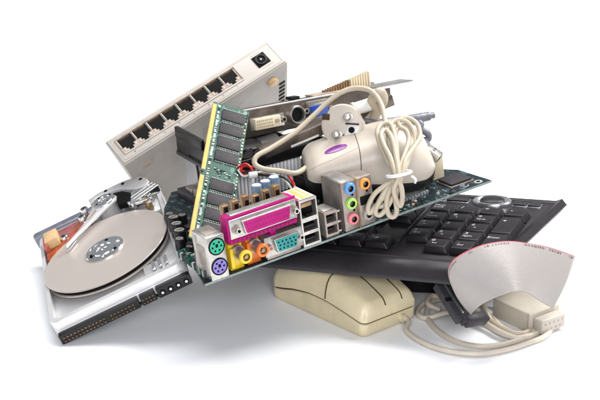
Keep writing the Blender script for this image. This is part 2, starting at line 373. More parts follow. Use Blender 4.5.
def grid(f, xs, ys):
    V = [f(x, y) for x in xs for y in ys]; n = len(ys)
    return V, [(i*n+j, (i+1)*n+j, (i+1)*n+j+1, i*n+j+1) for i in range(len(xs)-1) for j in range(n-1)]
def cosy(n, w): return [w*(1 - math.cos(math.pi*k/n))/2 for k in range(n+1)]
xs_ = [-L_ + L_*(1 - math.cos(math.pi*k/56))/2 for k in range(57)]; ys_ = cosy(34, W_)
def pin(x, y, rr=5):                                                 # rounded plan corners
    x0, x1, y0, y1 = -L_+rr, -rr, rr, W_-rr; cx = min(max(x, x0), x1); cy = min(max(y, y0), y1); dx, dy = x-cx, y-cy; d = math.hypot(dx, dy)
    if d > 1e-9:
        m_ = max(abs(dx), abs(dy)); k = m_/d; return cx + dx*k, cy + dy*k
    return x, y
b_ = MB()
rows = []
per = []
for x in xs_: per.append((x, 0))
for y in ys_[1:]: per.append((0, y))
for x in reversed(xs_[:-1]): per.append((x, W_))
for y in reversed(ys_[1:-1]): per.append((-L_, y))
ring = lambda zf, ins=0: [(lambda q: (q[0] + (-ins if q[0] > -L_/2 else ins)*(1 if True else 0)*min(1, abs(q[0]+L_/2)/(L_/2)), q[1] + (ins if q[1] < W_/2 else -ins)*min(1, abs(q[1]-W_/2)/(W_/2)), zf(q[0])))(pin(*p)) for p in per]
rr_ = [ring(lambda x: 0.2, 2.2), ring(lambda x: 1.6, .9), ring(lambda x: 4, .3), ring(lambda x: smooth(SEAM, x) - 1.0, 0), ring(lambda x: smooth(SEAM, x) - .6, .6), ring(lambda x: smooth(SEAM, x) - .6, 3)]
V = [v for r0 in rr_ for v in r0]; n = len(per)
Fq = [(a*n+k, a*n+(k+1) % n, (a+1)*n+(k+1) % n, (a+1)*n+k) for a in range(len(rr_)-1) for k in range(n)]
b_.poly(V, Fq + [tuple(range(n))[::-1]], M['beige']); b_.build('lower_body', ms, ang=60)
core = MB(); rc = [ring(lambda x: smooth(SEAM, x) - 2, 1.0), ring(lambda x: smooth(SEAM, x) + 2, 1.0)]
V = rc[0] + rc[1]; core.poly(V, [(k, (k+1) % n, n+(k+1) % n, n+k) for k in range(n)], M['seam']); core.build('seam', ms)
sh = MB(); V, Fq = grid(lambda x, y: (*pin(x, y), top_z(x, y)), xs_, ys_); nv = len(V)
rim = [i for i in range(len(ys_))]
sh.poly(V, Fq, M['beige'])
bt = [(*pin(*p), top_z(*p)) for p in per]; sk = ring(lambda x: smooth(SEAM, x) + .6, 0)
sh.poly(sk + bt, [(k, (k+1) % n, n+(k+1) % n, n+k) for k in range(n)], M['beige']); sk2 = ring(lambda x: smooth(SEAM, x) + .3, 1.2)
sh.poly(sk + sk2, [(k, (k+1) % n, n+(k+1) % n, n+k) for k in range(n)], M['beige'])
sho = sh.build('upper_shell', ms, ang=70)
def surf_line(mb, pts, r, m, lift=-.12, steps=16):
    out = []
    for (a, b) in zip(pts, pts[1:]):
        for k in range(steps): u = k/steps; x = a[0]+(b[0]-a[0])*u; y = a[1]+(b[1]-a[1])*u; out.append((x, y, top_z(x, y)+lift))
    x, y = pts[-1]; out.append((x, y, top_z(x, y)+lift)); mb.tube(out, r, m, seg=6, raw=True)
gr = MB()
surf_line(gr, [(-38,.02),(-38,.3),(-38,1.5),(-38,5),(-38,47),(-38,50.5),(-38,51.7),(-38,51.98)], .5, M['seam'], lift=.05); surf_line(gr, [(-38,21),(-6,21),(-3,21),(-.6,21)], .5, M['seam'], lift=.05); surf_line(gr, [(-38,37),(-6,37),(-3,37),(-.6,37)], .45, M['seam'], lift=.05)
gr.build('button_gap', ms)
st = MB(); st.box(-84, -70, 12, 40, 0, .2, M['label'], T=Matrix.Identity(4)); 
for v in st.bm.verts: v.co.z = top_z(v.co.x, v.co.y) + (.25 if v.co.z > .1 else 0)
st.build('worn_label', ms)
# cord of the lower mouse
cb = MB()
cpts = [TM @ Vector((-2, 36, 6)), TM @ Vector((6, 37, 5)), pt(407,331,z=3), pt(424,343,z=2.2), pt(448,351,z=2.2), pt(478,354,z=2.2), pt(505,350,z=2.2), pt(528,343,z=2.2), pt(545,336,z=2.2), pt(552,325,z=2.2), pt(545,311,z=2.2), pt(520,305,z=2.2), pt(500,302,z=2.2)]
cb.tube(cpts, 1.8, M['cable2']); cb.tube([TM @ Vector((-3, 36, 6)), TM @ Vector((2.5, 36.3, 5.6))], 3.0, M['beige'], raw=True)
cb.build('mouse_cord', ms, inv=IM)

# ------------------------------------------------------------------ motherboard
TB = frame((-59.8, -111.8, 58.6), (-2, -6.55, 32.3)); IB = TB.inverted()
mb_ = thing('motherboard', 'bare computer motherboard resting across the keyboard with its row of coloured ports facing forward', 'circuit board', TB)
bd = MB(); outline = [(0,0),(231,0),(228,34),(206,64),(190,140),(60,160),(41,135),(32,118),(14,51)]
bd.prism(outline, 0, 1.6, M['pcbm']); bd.build('circuit_board', mb_)
eg = MB(); eg.box(0, 231, -.5, -.05, .1, 1.5, M['pcbedge']); eg.build('board_edge', mb_)
def front(mb, x0, x1, z0, z1, d, m, r=.5): mb.box(x0, x1, 0, d, z0, z1, m, r=r)
def barrel(mb, x, z, y0, y1, r, rin, m, mi=None, depth=6, seg=32):
    mb.lathe([(rin, 0), (rin, -depth)], mi or M['jet'], p0=(x, y1, z), axis=(0,-1,0), seg=seg)
    mb.lathe([(r, -(y0-y1)), (r, -.5), (r-.5, 0), (rin+.2, 0), (rin, -.3)], m, p0=(x, y1, z), axis=(0,-1,0), seg=seg)
    mb.cyl((x, y1+depth, z), (x, y1+depth+.2, z), rin+.05, mi or M['jet'], seg=seg)
# stacked round ports
q = MB(); q.box(5, 17.8, -1.2, 19, 1.6, 31.2, M['nickel'], r=.7); q.box(4.2, 18.6, 14, 15.2, 1.6, 29, M['nickel'], r=.2)
q.box(7.2, 15.6, 3, 14, 31.1, 31.5, M['nickel2'], r=.1); q.box(4.75, 5.05, 3, 12, 10, 24, M['nickel2'], r=.05)
ps = q.build('keyboard_port_block', mb_)
for (z, m_, nm) in ((24.0, 'green', 'green round mouse port'), (10.2, 'purple', 'lilac round keyboard port')):
    o = MB(); x = 11.5; o.lathe([(5.8,0),(5.8,.5),(5.3,.75),(5.0,.75),(5.0,.0)], M['jet'], p0=(x,-1.2,z), axis=(0,-1,0))
    o.lathe([(4.9,0),(4.9,.5),(0,.5)], M[m_], p0=(x,-1.2,z), axis=(0,-1,0))
    for k in range(6):
        a = R(90 + 36 + k*57.6); o.cyl((x+3.1*math.cos(a), -1.6, z+3.1*math.sin(a)), (x+3.1*math.cos(a), -1.85, z+3.1*math.sin(a)), .72, M['jet'], seg=10)
    o.box(x-.9, x+.9, -1.85, -1.5, z-.6, z+1.6, M['jet']); o.build('round_port', ps, label=nm)
# magenta parallel port
q = MB(); q.box(21.5, 72.5, 1, 10, 21, 38.6, M['pink'], r=.6); q.box(22, 71.5, -.9, 3, 21, 23.8, M['pink'], r=.4); q.box(52, 56, 1, 12, 1.6, 22, M['pink'], r=.3)
q.box(26, 69, 2.4, 9.4, 38.3, 39.0, M['nickel'], r=.2); q.box(21.3, 72.8, .2, 1.4, 23, 39.2, M['pink'], r=.3)
for k in range(15): q.box(23.2+k*3.2, 24.6+k*3.2, -1.25, -.7, 21.4, 23.2, M['pinkhole'], r=.1)
pp = q.build('parallel_port', mb_)
q = MB(); q.box(22.3, 72, -1.4, .1, 24.4, 37.6, M['nickel'], r=.6)
def dshape(x0, x1, z0, z1, c): return [(x0,z1),(x0+.2,z1-.6),(x0+c,z0+.5),(x0+c+.8,z0),(x1-c-.8,z0),(x1-c,z0+.5),(x1-.2,z1-.6),(x1,z1)]
def dprism(mb, pts, y0, y1, m, r=0): mb.prism([(a, b) for a, b in pts], -y1, -y0, m, r=r, T=Matrix(((1,0,0,0),(0,0,-1,0),(0,1,0,0),(0,0,0,1))))
dprism(q, dshape(30.0, 66.4, 26.4, 36.0, 1.8), -4.4, -1.3, M['nickel'], r=.5)
q.build('port_flange', pp)
q = MB(); dprism(q, dshape(30.7, 65.7, 27.0, 35.4, 1.7), -4.9, -1.3, M['pink'], r=.3)
for k in range(13): q.cyl((33.1+k*2.55, -4.85, 33), (33.1+k*2.55, -5.0, 33), .72, M['pinkhole'], seg=8)
for k in range(12): q.cyl((34.4+k*2.55, -4.85, 29.6), (34.4+k*2.55, -5.0, 29.6), .72, M['pinkhole'], seg=8)
q.build('socket_face', pp)
for x in (26.4, 69.4):
    q = MB(); q.cyl((x,-1.3,30.8), (x,-2.4,30.8), 3.0, M['nickel2'], seg=18); q.cyl((x,-2.3,30.8), (x,-6,30.8), 2.1, M['nickel'], seg=6); q.cyl((x,-6,30.8), (x,-6.2,30.8), 1.1, M['jet'], seg=12); q.build('jack_screw', pp)
# rca jacks
for (x, z, m_, nm) in ((27.2, 13.8, 'yellow', 'yellow audio socket'), (39.8, 14.2, 'orangep', 'orange audio socket')):
    q = MB(); q.box(x-5.5, x+4.5, 3.5, 12, 1.6, 19.5, M[m_], r=.6); q.box(x-5.8, x-3.2, 1, 4, 4, 17.5, M[m_], r=.5); q.box(x-2.5, x+3.5, 4.2, 7, 1.6, 6, M['recess'], r=.4)
    o = q.build('audio_socket', mb_, label=nm)
    q = MB(); q.cyl((x, 4, z), (x, -7.5, z), 3.9, M['nickel'], seg=28); q.cyl((x, 3.5, z), (x, 1.2, z), 4.8, M['nickel2'], seg=28); q.build('metal_sleeve', o)
    q = MB(); barrel(q, x, z, -7.4, -9.6, 4.4, 2.5, M[m_], M['copper'], depth=1.9); q.cyl((x,-7.9,z), (x,-9.2,z), 1.2, M['copper'], seg=16); q.build('coloured_ring', o)
# green-blue serial port
q = MB(); q.box(45.4, 74, -1.2, 0, 4.2, 18, M['nickel'], r=.5); q.box(47, 72.5, 0, 11, 1.8, 17, M['nickel2'], r=.4)
dprism(q, dshape(50.6, 69.4, 6.4, 16.6, 2.0), -4.8, -1.1, M['nickel'], r=.6); vg = q.build('serial_port', mb_)
q = MB(); dprism(q, dshape(51.4, 68.6, 7.2, 15.9, 1.9), -5.2, -1.3, M['teal'], r=.4)
for z, n_, o0 in ((14.0, 5, 53.6), (11.6, 5, 54.6), (9.2, 5, 54.2)):
    for k in range(n_): q.cyl((o0+k*2.9, -5.1, z), (o0+k*2.9, -5.35, z), .62, M['jet'], seg=8)
q.build('socket_face', vg)
for x in (48.2, 71.7):
    q = MB(); q.cyl((x,-1.2,11.2), (x,-4.4,11.2), 2.0, M['nickel'], seg=6); q.cyl((x,-4.4,11.2), (x,-4.6,11.2), 1.1, M['labelr'] if x < 60 else M['jet'], seg=10); q.build('jack_screw', vg)
# hollow metal port cages
def cage(mb, x0, x1, z0, z1, d, openings, m, t=.5):
    zs = sorted(set([z0, z1] + [v for o in openings for v in o[2:4]]))
    mb.box(x0, x1, 4.5, d, z0, z1, m, r=.4)                            # rear body
    mb.box(x0, x0+t, -1, 5, z0, z1, m); mb.box(x1-t, x1, -1, 5, z0, z1, m); mb.box(x0+t, x1-t, -1, 5, z1-t, z1, m); mb.box(x0+t, x1-t, -1, 5, z0, z0+t, m)
    prev = z0+t
    for (a, b, c0, c1) in sorted(openings, key=lambda o: o[2]):
        if c0 > prev: mb.box(x0+t, x1-t, -1.05, 4.6, prev, c0, m)
        if a > x0+t: mb.box(x0+t, a, -1.05, 4.6, c0, c1, m)
        if b < x1-t: mb.box(b, x1-t, -1.05, 4.6, c0, c1, m)
        mb.box(a, b, 4.2, 4.45, c0, c1, M['jet']); prev = c1
    if prev < z1-t: mb.box(x0+t, x1-t, -1.05, 4.6, prev, z1-t, m)
q = MB(); cage(q, 74.2, 87.6, 2, 34.6, 22, [(75.4, 86.4, 3.6, 10.2), (75.4, 86.4, 12.4, 19.0), (75.2, 86.6, 22, 33)], M['nickel'])
q.poly([(74.6,.5,34.72),(87.2,.5,34.72),(87.2,21.5,34.72),(74.6,21.5,34.72)], [(0,1,2,3)], M['label']); q.box(78.5, 82, 1.5, 20.5, 34.7, 34.83, M['labely']); q.box(83.6, 85.2, 1.5, 20.5, 34.7, 34.83, M['labely']); q.box(74.7, 76.2, 1, 21, 34.7, 34.83, M['labelr'])
lan = q.build('network_usb_block', mb_)
for z in (6.4, 15.2): q = MB(); q.box(76.6, 85.2, .4, 4, z-.8, z+.8, M['black'], r=.2); q.build('contact_tongue', lan)
q = MB(); q.box(76.6, 85, 1.2, 4, 28.4, 31.4, M['copper'], r=.2); q.box(79, 83, -.6, 3, 22.2, 24, M['jet']); q.build('latch_spring', lan)
q = MB(); cage(q, 92, 102, 3.4, 20.6, 14, [(93.2, 100.9, 5, 10.6), (93.2, 100.9, 12.8, 18.8)], M['nickel2'])
for z in (4.6, 11.2, 18.6): q.box(101.6, 104, -1.6, -.9, z, z+1.4, M['nickel'], r=.2)
q.box(93, 101, 1, 13, 20.5, 21.2, M['nickel'], r=.2); q.box(92, 102, 0, 13, 1.6, 3.4, M['dark'])
usb = q.build('usb_block', mb_)
for z in (7.6, 15.7): q = MB(); q.box(94.2, 99.8, .4, 4, z-.7, z+.7, M['black'], r=.2); q.build('contact_tongue', usb)
# audio jack towers
q = MB(); q.box(107.4, 119, -.6, 24, 2, 36.6, M['nickel2'], r=.6); q.box(108, 118.6, 0, 20, 36.5, 37, M['nickel'], r=.15); q.box(119.3, 131.5, -.6, 14, 2, 36.4, M['nickel2'], r=.6); q.box(118.7, 119.7, -1.3, 10, 2, 37, M['copper'], r=.2)
au = q.build('audio_jack_block', mb_)
for (x, z, m_, nm) in ((113.3, 32, 'jblue', 'pale blue jack'), (113.4, 21.2, 'jgreen', 'lime green jack'), (113.5, 10.2, 'jpink', 'pink jack'), (125.2, 31.6, 'jorange', 'orange jack'), (125.5, 9.6, 'jgrey', 'grey jack')):
    q = MB(); barrel(q, x, z, -.4, -3.2, 3.9, 2.0, M[m_]); q.build('audio_jack', au, label=nm)
q = MB()
for (x, z) in ((115.4, 26.6), (127, 26), (115.6,15.6)): q.cyl((x,-.5,z), (x,-.8,z), .9, M['jet'], seg=10)
q.box(121, 130, -1.2, -.5, 17, 23, M['jet'], r=.2); q.build('port_marks', au)
# standing components behind the ports
for k in range(6):
    q = MB(); x = 30 + k*7.8; q.box(x, x+4.8, 20, 25, 1.6, 39 + (k*7 % 3), M['copper'], r=.5); q.box(x+1, x+3.8, 19.7, 20.1, 30, 38, M['jet'], r=.1); q.build('coil', mb_)
for k, (x, y) in enumerate(((66,38),(74,40),(82,42))):
    q = MB(); q.lathe([(3.6,1.6),(3.6,38),(3.1,38.6),(2.9,38.2),(0,38.2)], M['caps'], p0=(x,y,0)); q.cyl((x,y,38.2),(x,y,38.35),2.9,M['fin'],seg=24); q.build('capacitor', mb_)
for k, (x, y, rr, h) in enumerate(((15,60,3.4,10),(20,69,4.2,12),(16.5,50,2.6,7),(24,81,4.2,12),(28,93,4.2,12),(31,105,3.4,10),(29,70,3.0,8),(36,96,3.4,10))):
    q = MB(); q.lathe([(rr,1.6),(rr,2.4),(rr-.3,2.9),(rr,3.3),(rr,h-.5),(rr-.5,h),(rr-.7,h-.3),(0,h-.3)], M['black'], p0=(x,y,0), seg=24); q.cyl((x,y,h-.3),(x,y,h-.2),rr-.8,M['nickel'],seg=20); q.box(x-rr*.5,x+rr*.5,y-.15,y+.15,h-.2,h-.05,M['jet']); q.build('capacitor', mb_)
for (x, y) in ((20,56),(25,62),(33,84),(38,108)):
    q = MB(); q.box(x, x+5, y, y+6, 1.6, 4.4, M['chip'], r=.3); q.box(x+.5, x+4.5, y+6, y+7.6, 1.6, 2.2, M['solder']); q.build('transistor', mb_)
# parts toward the right end of the board
q = MB(); q.box(203, 221, 9, 24, 2.6, 4.4, M['chip'], r=.4); q.box(202, 222, 8, 25, 1.6, 2.7, M['nickel2'], r=.2); q.build('chip_module', mb_)
q = MB(); q.box(203, 213, 30, 42, 1.6, 19, M['dvi'], r=.5); q.box(204.5, 211.5, 32, 40, 18.9, 19.3, M['recess']); q.build('power_socket', mb_)
q = MB(); q.box(143, 151, 12, 20, 1.6, 10, M['black'], r=.5); q.box(145, 149, 8, 12, 1.6, 8, M['dark'], r=.4); q.build('header_socket', mb_)
q = MB(); q.box(152, 160, 6, 12, 1.6, 11, M['jet'], r=.5); q.build('header_socket', mb_)
for (x, y) in ((223, 4.5), (212, 6)):
    q = MB(); q.lathe([(0,1.65),(1.6,1.65),(1.6,1.8),(3,1.8),(3,1.62)], M['solder'], p0=(x,y,0), seg=20); q.cyl((x,y,1.6),(x,y,1.9),1.5,M['jet'],seg=16); q.build('mounting_hole', mb_)
q = MB()
for k in range(330):
    x = random.uniform(120, 228); y = random.uniform(1.5, 60)
    if (192 < x < 225 and 6 < y < 54) or y > 62 - max(0, x-200)*1.6 or x > 226: continue
    a, b2, h = random.uniform(.6, 2.6), random.uniform(.5, 1.5), random.uniform(.4, 1.6)
    q.box(x-a/2, x+a/2, y-b2/2, y+b2/2, 1.6, 1.6+h, M[random.choice(['solder','dark','dark','recess','tan','solder','caps','chip'])], T=None)
for k in range(180):
    x = random.uniform(12, 118); y = random.uniform(22, 60); a, b2, h = random.uniform(1, 4), random.uniform(1, 3), random.uniform(.5, 4)
    if y - 20 < (x - 60)*-.5: pass
    q.box(x-a/2, x+a/2, y-b2/2, y+b2/2, 1.6, 1.6+h, M[random.choice(['solder','dark','chip','black','pcbg'])])
for k in range(9): q.box(165+k*2.6, 166.2+k*2.6, 14, 28, 1.6, 3.4, M['solder'])
for k in range(14):                                                # pin row at left edge
    q.box(4+.25*k, 6+.25*k, 6+k*3.2, 7.4+k*3.2, 1.6, 4+random.random()*3, M[random.choice(['pcbg','dark','solder'])])
q.build('surface_components', mb_, kind='stuff')
q = MB()
for k in range(3): q.box(128+k*19, 134+k*19, 34, 118, 1.6, 12, M[('black','dvi','black')[k]], r=.5); q.box(130+k*19, 132+k*19, 36, 116, 11.9, 12.1, M['jet'])
q.build('card_slots', mb_)

# ------------------------------------------------------------------ cpu cooler
TC = frame((-50, 10, 62), (0, -4, 32))
cl = thing('cpu_cooler', 'cpu cooler with silver fins and black fan frame standing behind the memory stick', 'cooler', TC)
q = MB(); q.box(0, 62, 0, 60, 0, 5, M['fin'], r=.4)
for k in range(21): x = k*3.0; q.box(x+.1, x+1.5, .3, 59.7, 4.9, 29, M['fin'])
q.box(-1.2, .1, 0, 60, 1, 29, M['finplate'], r=.15); q.build('heatsink', cl, ang=30)
q = MB(); q.box(1.9, 60, 3.2, 57, 5.05, 28.7, M['jet']); q.build('fin_gap_shade', cl)  # added black core, stands in for the shade between the fins
q = MB(); q.prism([(-6,-3),(84,-3),(84,28),(40,62),(-6,62)], 29, 32, M['black']); q.box(-6, -3.5, 2, 62, 31, 43, M['black'], r=.7); q.box(-6.3, -3.2, 22, 62.5, 42, 50, M['black'], r=.7); q.box(-6.6, -3, 1, 62.5, 28.5, 31.5, M['dark'], r=.6); q.box(-5, -3, -3, 20, 31, 38, M['black'], r=.7); q.box(81.5, 84, 0, 28, 31, 37, M['black'], r=.7); q.box(-3.6, 81.6, -3, -.8, 31, 37, M['black'], r=.7);
q.lathe([(31,36),(29.5,36),(29.5,32),(31,32)], M['black'], p0=(34,30,0), seg=48)
fr = q.build('fan_frame', cl)
q = MB(); q.lathe([(12,32),(12,35),(10.5,36),(0,36)], M['black'], p0=(34,30,0))
for k in range(9):
    T_ = X(34,30,34) @ RZ(40*k) @ RX(22); q.box(11, 28, -5, 5, -.5, .5, M['black'], T=T_)
q.build('fan_rotor', cl)
q = MB(); q.tube([(-4,30,34),(-2.4,30,20),(-2.2,30,5),(-2.2,30,2)], .9, M['blackw']); q.tube([(-4,38,34),(-2.4,38,20),(-2.2,38,5),(-2.2,38,2)], .9, M['blackw']); q.box(-6, -1.3, 24, 44, 30.5, 34.5, M['black'], r=.5); q.build('retention_wire', cl)
q = MB(); q.box(-14, -2, 6, 52, 0, 7, M['dark'], r=.8); q.box(-12, -3, 22, 30, 7, 12, M['recess'], r=.5); q.box(-11, -4, 34, 44, 7, 10, M['nickel2'], r=.5); q.build('socket_frame', cl)
ICL = TC.inverted()
q = MB()
def wire(mb, P, r, m): mb.tube([pt(*p[:2], y=p[2]) for p in P], r, m, seg=8)
wire(q, [(232,178,12),(238,168,3),(246,164,0),(252,170,-2),(247,175,-2),(241,172,0),(244,166,3),(256,168,0),(270,172,-4),(284,172,-6),(292,180,-10),(295,188,-14),(297,194,-16)], .85, M['red'])
wire(q, [(232,182,10),(240,172,1),(250,173,-3),(264,175,-4),(278,171,-6),(288,175,-8),(293,184,-12),(296,193,-15)], .85, M['red'])
wire(q, [(234,176,6),(246,172,-3),(258,174,-6),(270,176,-8),(282,177,-10),(290,184,-12),(295,194,-16)], .8, M['blackw'])
wire(q, [(238,170,2),(243,176,-3),(250,175,-5),(262,172,-5),(276,175,-8),(286,181,-11),(294,193,-16)], .8, M['whitew'])
q.build('fan_lead', cl, inv=ICL)
q = MB(); e0 = pt(297,192,y=-16); TT = X(*e0) @ RZ(30) @ RY(35); q.box(-3, 3.5, -2.5, 2.5, -5, 3, M['white'], r=.4, T=TT); q.box(-1.5, 2, -1.6, 1.6, -8, -5, M['white'], r=.3, T=TT); q.build('lead_plug', cl, inv=ICL)
q = MB(); tb = pt(253,175,y=-6); q.lathe([(1.4,-3.2),(2.4,-2.6),(2.4,2.6),(1.4,3.2)], M['white'], p0=tb, axis=(1,.2,.1), seg=18); q.box(-1.2,1.2,-1,1,-7,0, M['white'], r=.3, T=X(*tb)); q.build('lead_tie', cl, inv=ICL)

# ------------------------------------------------------------------ memory stick
TR = frame((-62.2, 51, 131.4), (30.6, 18.4, 4.6)); SR = Matrix.Diagonal((.88, .96, 1, 1))
rm = thing('memory_module', 'green memory stick with dark chips and gold edge leaning on the cpu cooler', 'memory module', TR)
q = MB(); q.prism([(0,0),(30.5,0),(30.5,-4),(29.7,-5),(29.7,-7),(30.5,-8),(30.5,-132),(0,-132),(0,-72),(1.8,-71.5),(1.8,-69.5),(0,-69)], 0, 1.2, M['pcbg']); q.build('circuit_board', rm, inv=SR)
q = MB(); n0 = 0
yy = -2.5
while yy > -130:
    if not (-73 < yy < -67.5): q.box(.15, 3.2, yy-.85, yy, 1.15, 1.35, M['gold'])
    yy -= 1.02
q.box(.15, 2.9, -67, -2, 1.1, 1.28, M['gold']); q.box(.15, 2.9, -130, -73.5, 1.1, 1.28, M['gold'])
q.box(-.15, .1, -68.6, -1, .1, 1.1, M['gold']); q.box(-.15, .1, -131, -72.4, .1, 1.1, M['gold'])
q.build('gold_contacts', rm, inv=SR)
for k in range(8):
    y1 = -5.5 - k*13.6 - (14.5 if k >= 4 else 0)
    q = MB(); q.box(8.6, 27.6, y1-10.4, y1, 1.5, 2.7, M['chip'], r=.2)
    for j in range(14):
        xx = 9.4 + j*1.33; q.box(xx, xx+.55, y1-.1, y1+1.15, 1.2, 1.9, M['solder']); q.box(xx, xx+.55, y1-11.55, y1-10.3, 1.2, 1.9, M['solder'])
    q.cyl((10, y1-1.5, 2.7), (10, y1-1.5, 2.72), .5, M['jet'], seg=10); q.build('memory_chip', rm, inv=SR)
q = MB()
for k in range(120):
    y = -3 - k*1.07; 
    if random.random() < .8: q.box(4.6, 6.0 + random.random()*.8, y-.35, y+.3, 1.2, 1.75, M[random.choice(['solder','chip','solder','white'])])
for k in range(40):
    y = -4 - k*3.2; q.box(28.6, 29.6, y-.9, y+.6, 1.2, 1.8, M[random.choice(['solder','chip','tan'])])
for k in range(26): x = random.uniform(8,28); y = random.uniform(-71.5,-60.5); q.box(x, x+1.4, y, y+.6, 1.2, 1.7, M[random.choice(['solder','chip','pcbg'])])
q.build('resistors', rm, inv=SR)

# ------------------------------------------------------------------ hard drive
TH = frame((-166.1, -72.8, 13.0), (4.5, -23.6, 10.6)); 
hd = thing('hard_drive', 'opened hard drive with bare platter and read arm, tilted at the left of the pile', 'hard drive', TH)
q = MB(); ro = rounded(0, 98, 0, 138, 7)
q.prism(ro, -13.5, -6.5, M['alu'], r=.8)
ri = rounded(3, 95, 5, 134.5, 6)                                    # raised wall around the cavity
n = len(ro); V = [(x,y,-6.6) for x,y in ro] + [(x,y,-.8) for x,y in ro] + [(x*.992+.4,y*.994+.4,0) for x,y in ro] + [(x,y,0) for x,y in ri] + [(x,y,-6.4) for x,y in ri]
Fq = [(a*n+k, a*n+(k+1) % n, (a+1)*n+(k+1) % n, (a+1)*n+k) for a in range(4) for k in range(n)]
q.poly(V, Fq, M['alu'])
q.box(-3.5, 52, 136, 142.5, -10, 3.5, M['steelgrey'], r=2.6, seg=4); 
cs = q.build('casing', hd, ang=35)
for a in ((3.5,40,92,134,-3),(74,94.5,96,134,-2),(70,94.8,5.4,24,-2.4)):
    q = MB(); q.box(a[0], a[1], a[2], a[3], -6.6, a[4], M['alu'], r=.8); q.build('casting_boss', hd)
pl = MB(); pcx, pcy = 48.2, 66.5
pl.lathe([(12,-2.4),(47.6,-2.4),(47.6,-3.6),(12,-3.6)], M['platter'], p0=(pcx,pcy,0), seg=128)
pl.lathe([(12,-2.4),(46.4,-2.4),(46.4,.4),(12,.4)], M['jet'], p0=(pcx,pcy,0), seg=96)
pl.lathe([(12,1.4),(47.4,1.4),(47.7,1.1),(47.7,.6),(47.4,.3),(12,.3)], M['platter'], p0=(pcx,pcy,0), seg=128)
po = pl.build('platter', hd)
q = MB(); q.lathe([(14.6,1.3),(14.6,2.2),(14,2.8),(12.4,2.9),(12,2.5),(9.4,2.5),(9.0,3.3),(6,3.4),(5.6,2.6),(2.2,2.6),(2,2.0),(0,2.0)], M['chrome'], p0=(pcx,pcy,0), seg=64)
for k in range(6):
    a = R(60*k+15); q.cyl((pcx+10.8*math.cos(a), pcy+10.8*math.sin(a), 2.5), (pcx+10.8*math.cos(a), pcy+10.8*math.sin(a), 3.3), 1.25, M['jet' if k % 2 else 'chrome'], seg=12)
q.build('spindle_hub', po)
q = MB()
arm = [(22.2,88.6),(24.2,90.6),(32,99),(49,113),(66,126),(67,131),(64,137.5),(57,141.5),(50,139),(46.6,132),(46,128),(39,112),(29,99.5),(21.4,90.6)]
q.prism(arm, 4.6, 6.8, M['alu'], r=.6); q.prism([(21,88.2),(24,90.8),(29,98),(27.5,99)], 2.6, 3.0, M['silver'])
q.lathe([(8.6,6.7),(8.6,7.8),(7.8,8.4),(5.2,8.4),(4.8,7.7),(2.4,7.7),(2.2,7.2),(0,7.2)], M['chrome'], p0=(57,131.5,0), seg=40)
q.cyl((57,131.5,-6),(57,131.5,6.3), 8.4, M['alu'], seg=36)
ar = q.build('read_arm', hd)
q = MB(); q.prism([(41,113.5),(44,113),(50,121),(49,124)], 6.75, 6.95, M['recess']); 
for k in range(4): a = R(90*k+30); q.cyl((57+6.5*math.cos(a),131.5+6.5*math.sin(a),8.3),(57+6.5*math.cos(a),131.5+6.5*math.sin(a),8.6), .8, M['jet'], seg=10)
q.build('arm_holes', ar)
q = MB(); q.prism([(66,118),(76,113),(78,126),(72,136),(64,140),(62,136),(67,131)], 1, 6, M['jet'], r=.4); q.build('voice_coil', hd)
q = MB(); q.prism([(46,138),(52,142.5),(62,143),(72,139),(80,130),(92,124),(93,134),(88,146),(74,150),(54,150),(45,146)], .2, 7.2, M['alu'], r=1.2, seg=3)
for x, y in ((60,146),(74,144.5),(88,138)): q.cyl((x,y,7.1),(x,y,7.7),1.3,M['jet'],seg=12)
q.build('magnet_plate', hd)
for k in range(4):
    q = MB(); T_ = X(84, 121, 3.2) @ RZ(24); q.box(-13, 13, -8.6+k*4.6, -5.4+k*4.6, -3, 2.6, M['chrome'], r=.9, seg=3, T=T_); q.build('magnet_bar', hd)
q = MB(); T_ = X(86, 108, 2) @ RZ(-20); q.box(-9, 6, -1.6, 1.6, -3, 3, M['chrome'], r=.7, T=T_); q.box(-2, 2, -9, 9, -3.5, 2.2, M['copper'], r=.5, T=T_ @ RZ(35)); q.box(2, 5, -7, 7, -3.5, 2.8, M['chrome'], r=.5, T=T_ @ RZ(10)); q.build('ramp_piece', hd)
q = MB(); q.prism([(4.5,95),(12,92),(24,102),(36,117),(45,131),(42,136),(10,131),(5,112)], -2.6, .6, M['orange'], r=.5)
q.build('orange_flex_circuit', hd)
q = MB(); q.box(6.5, 17, 108, 124, .5, 8, M['tan'], r=1); q.box(5, 8.5, 105, 121, .5, 6.5, M['orange'], r=.8); q.build('flex_connector', hd)
for (x, y, z) in ((20,116,1),(40,139,4),(37,130,3)):
    q = MB(); q.lathe([(3.4,-3),(3.4,.8),(2.8,1.6),(0,1.7)], M['chrome'], p0=(x,y,z), seg=24); q.box(x-2,x+2,y-.35,y+.35,z+1.6,z+1.85,M['jet']); q.box(x-.35,x+.35,y-2,y+2,z+1.6,z+1.85,M['jet']); q.build('screw', hd)
q = MB()
for k in range(3): q.box(77+k*4.4, 79.4+k*4.4, 7+k*1.2, 19+k*1.2, -2.6, 1.6-k*.6, M['chrome'], r=.6, T=X(0,0,0))
q.build('airflow_comb', hd)
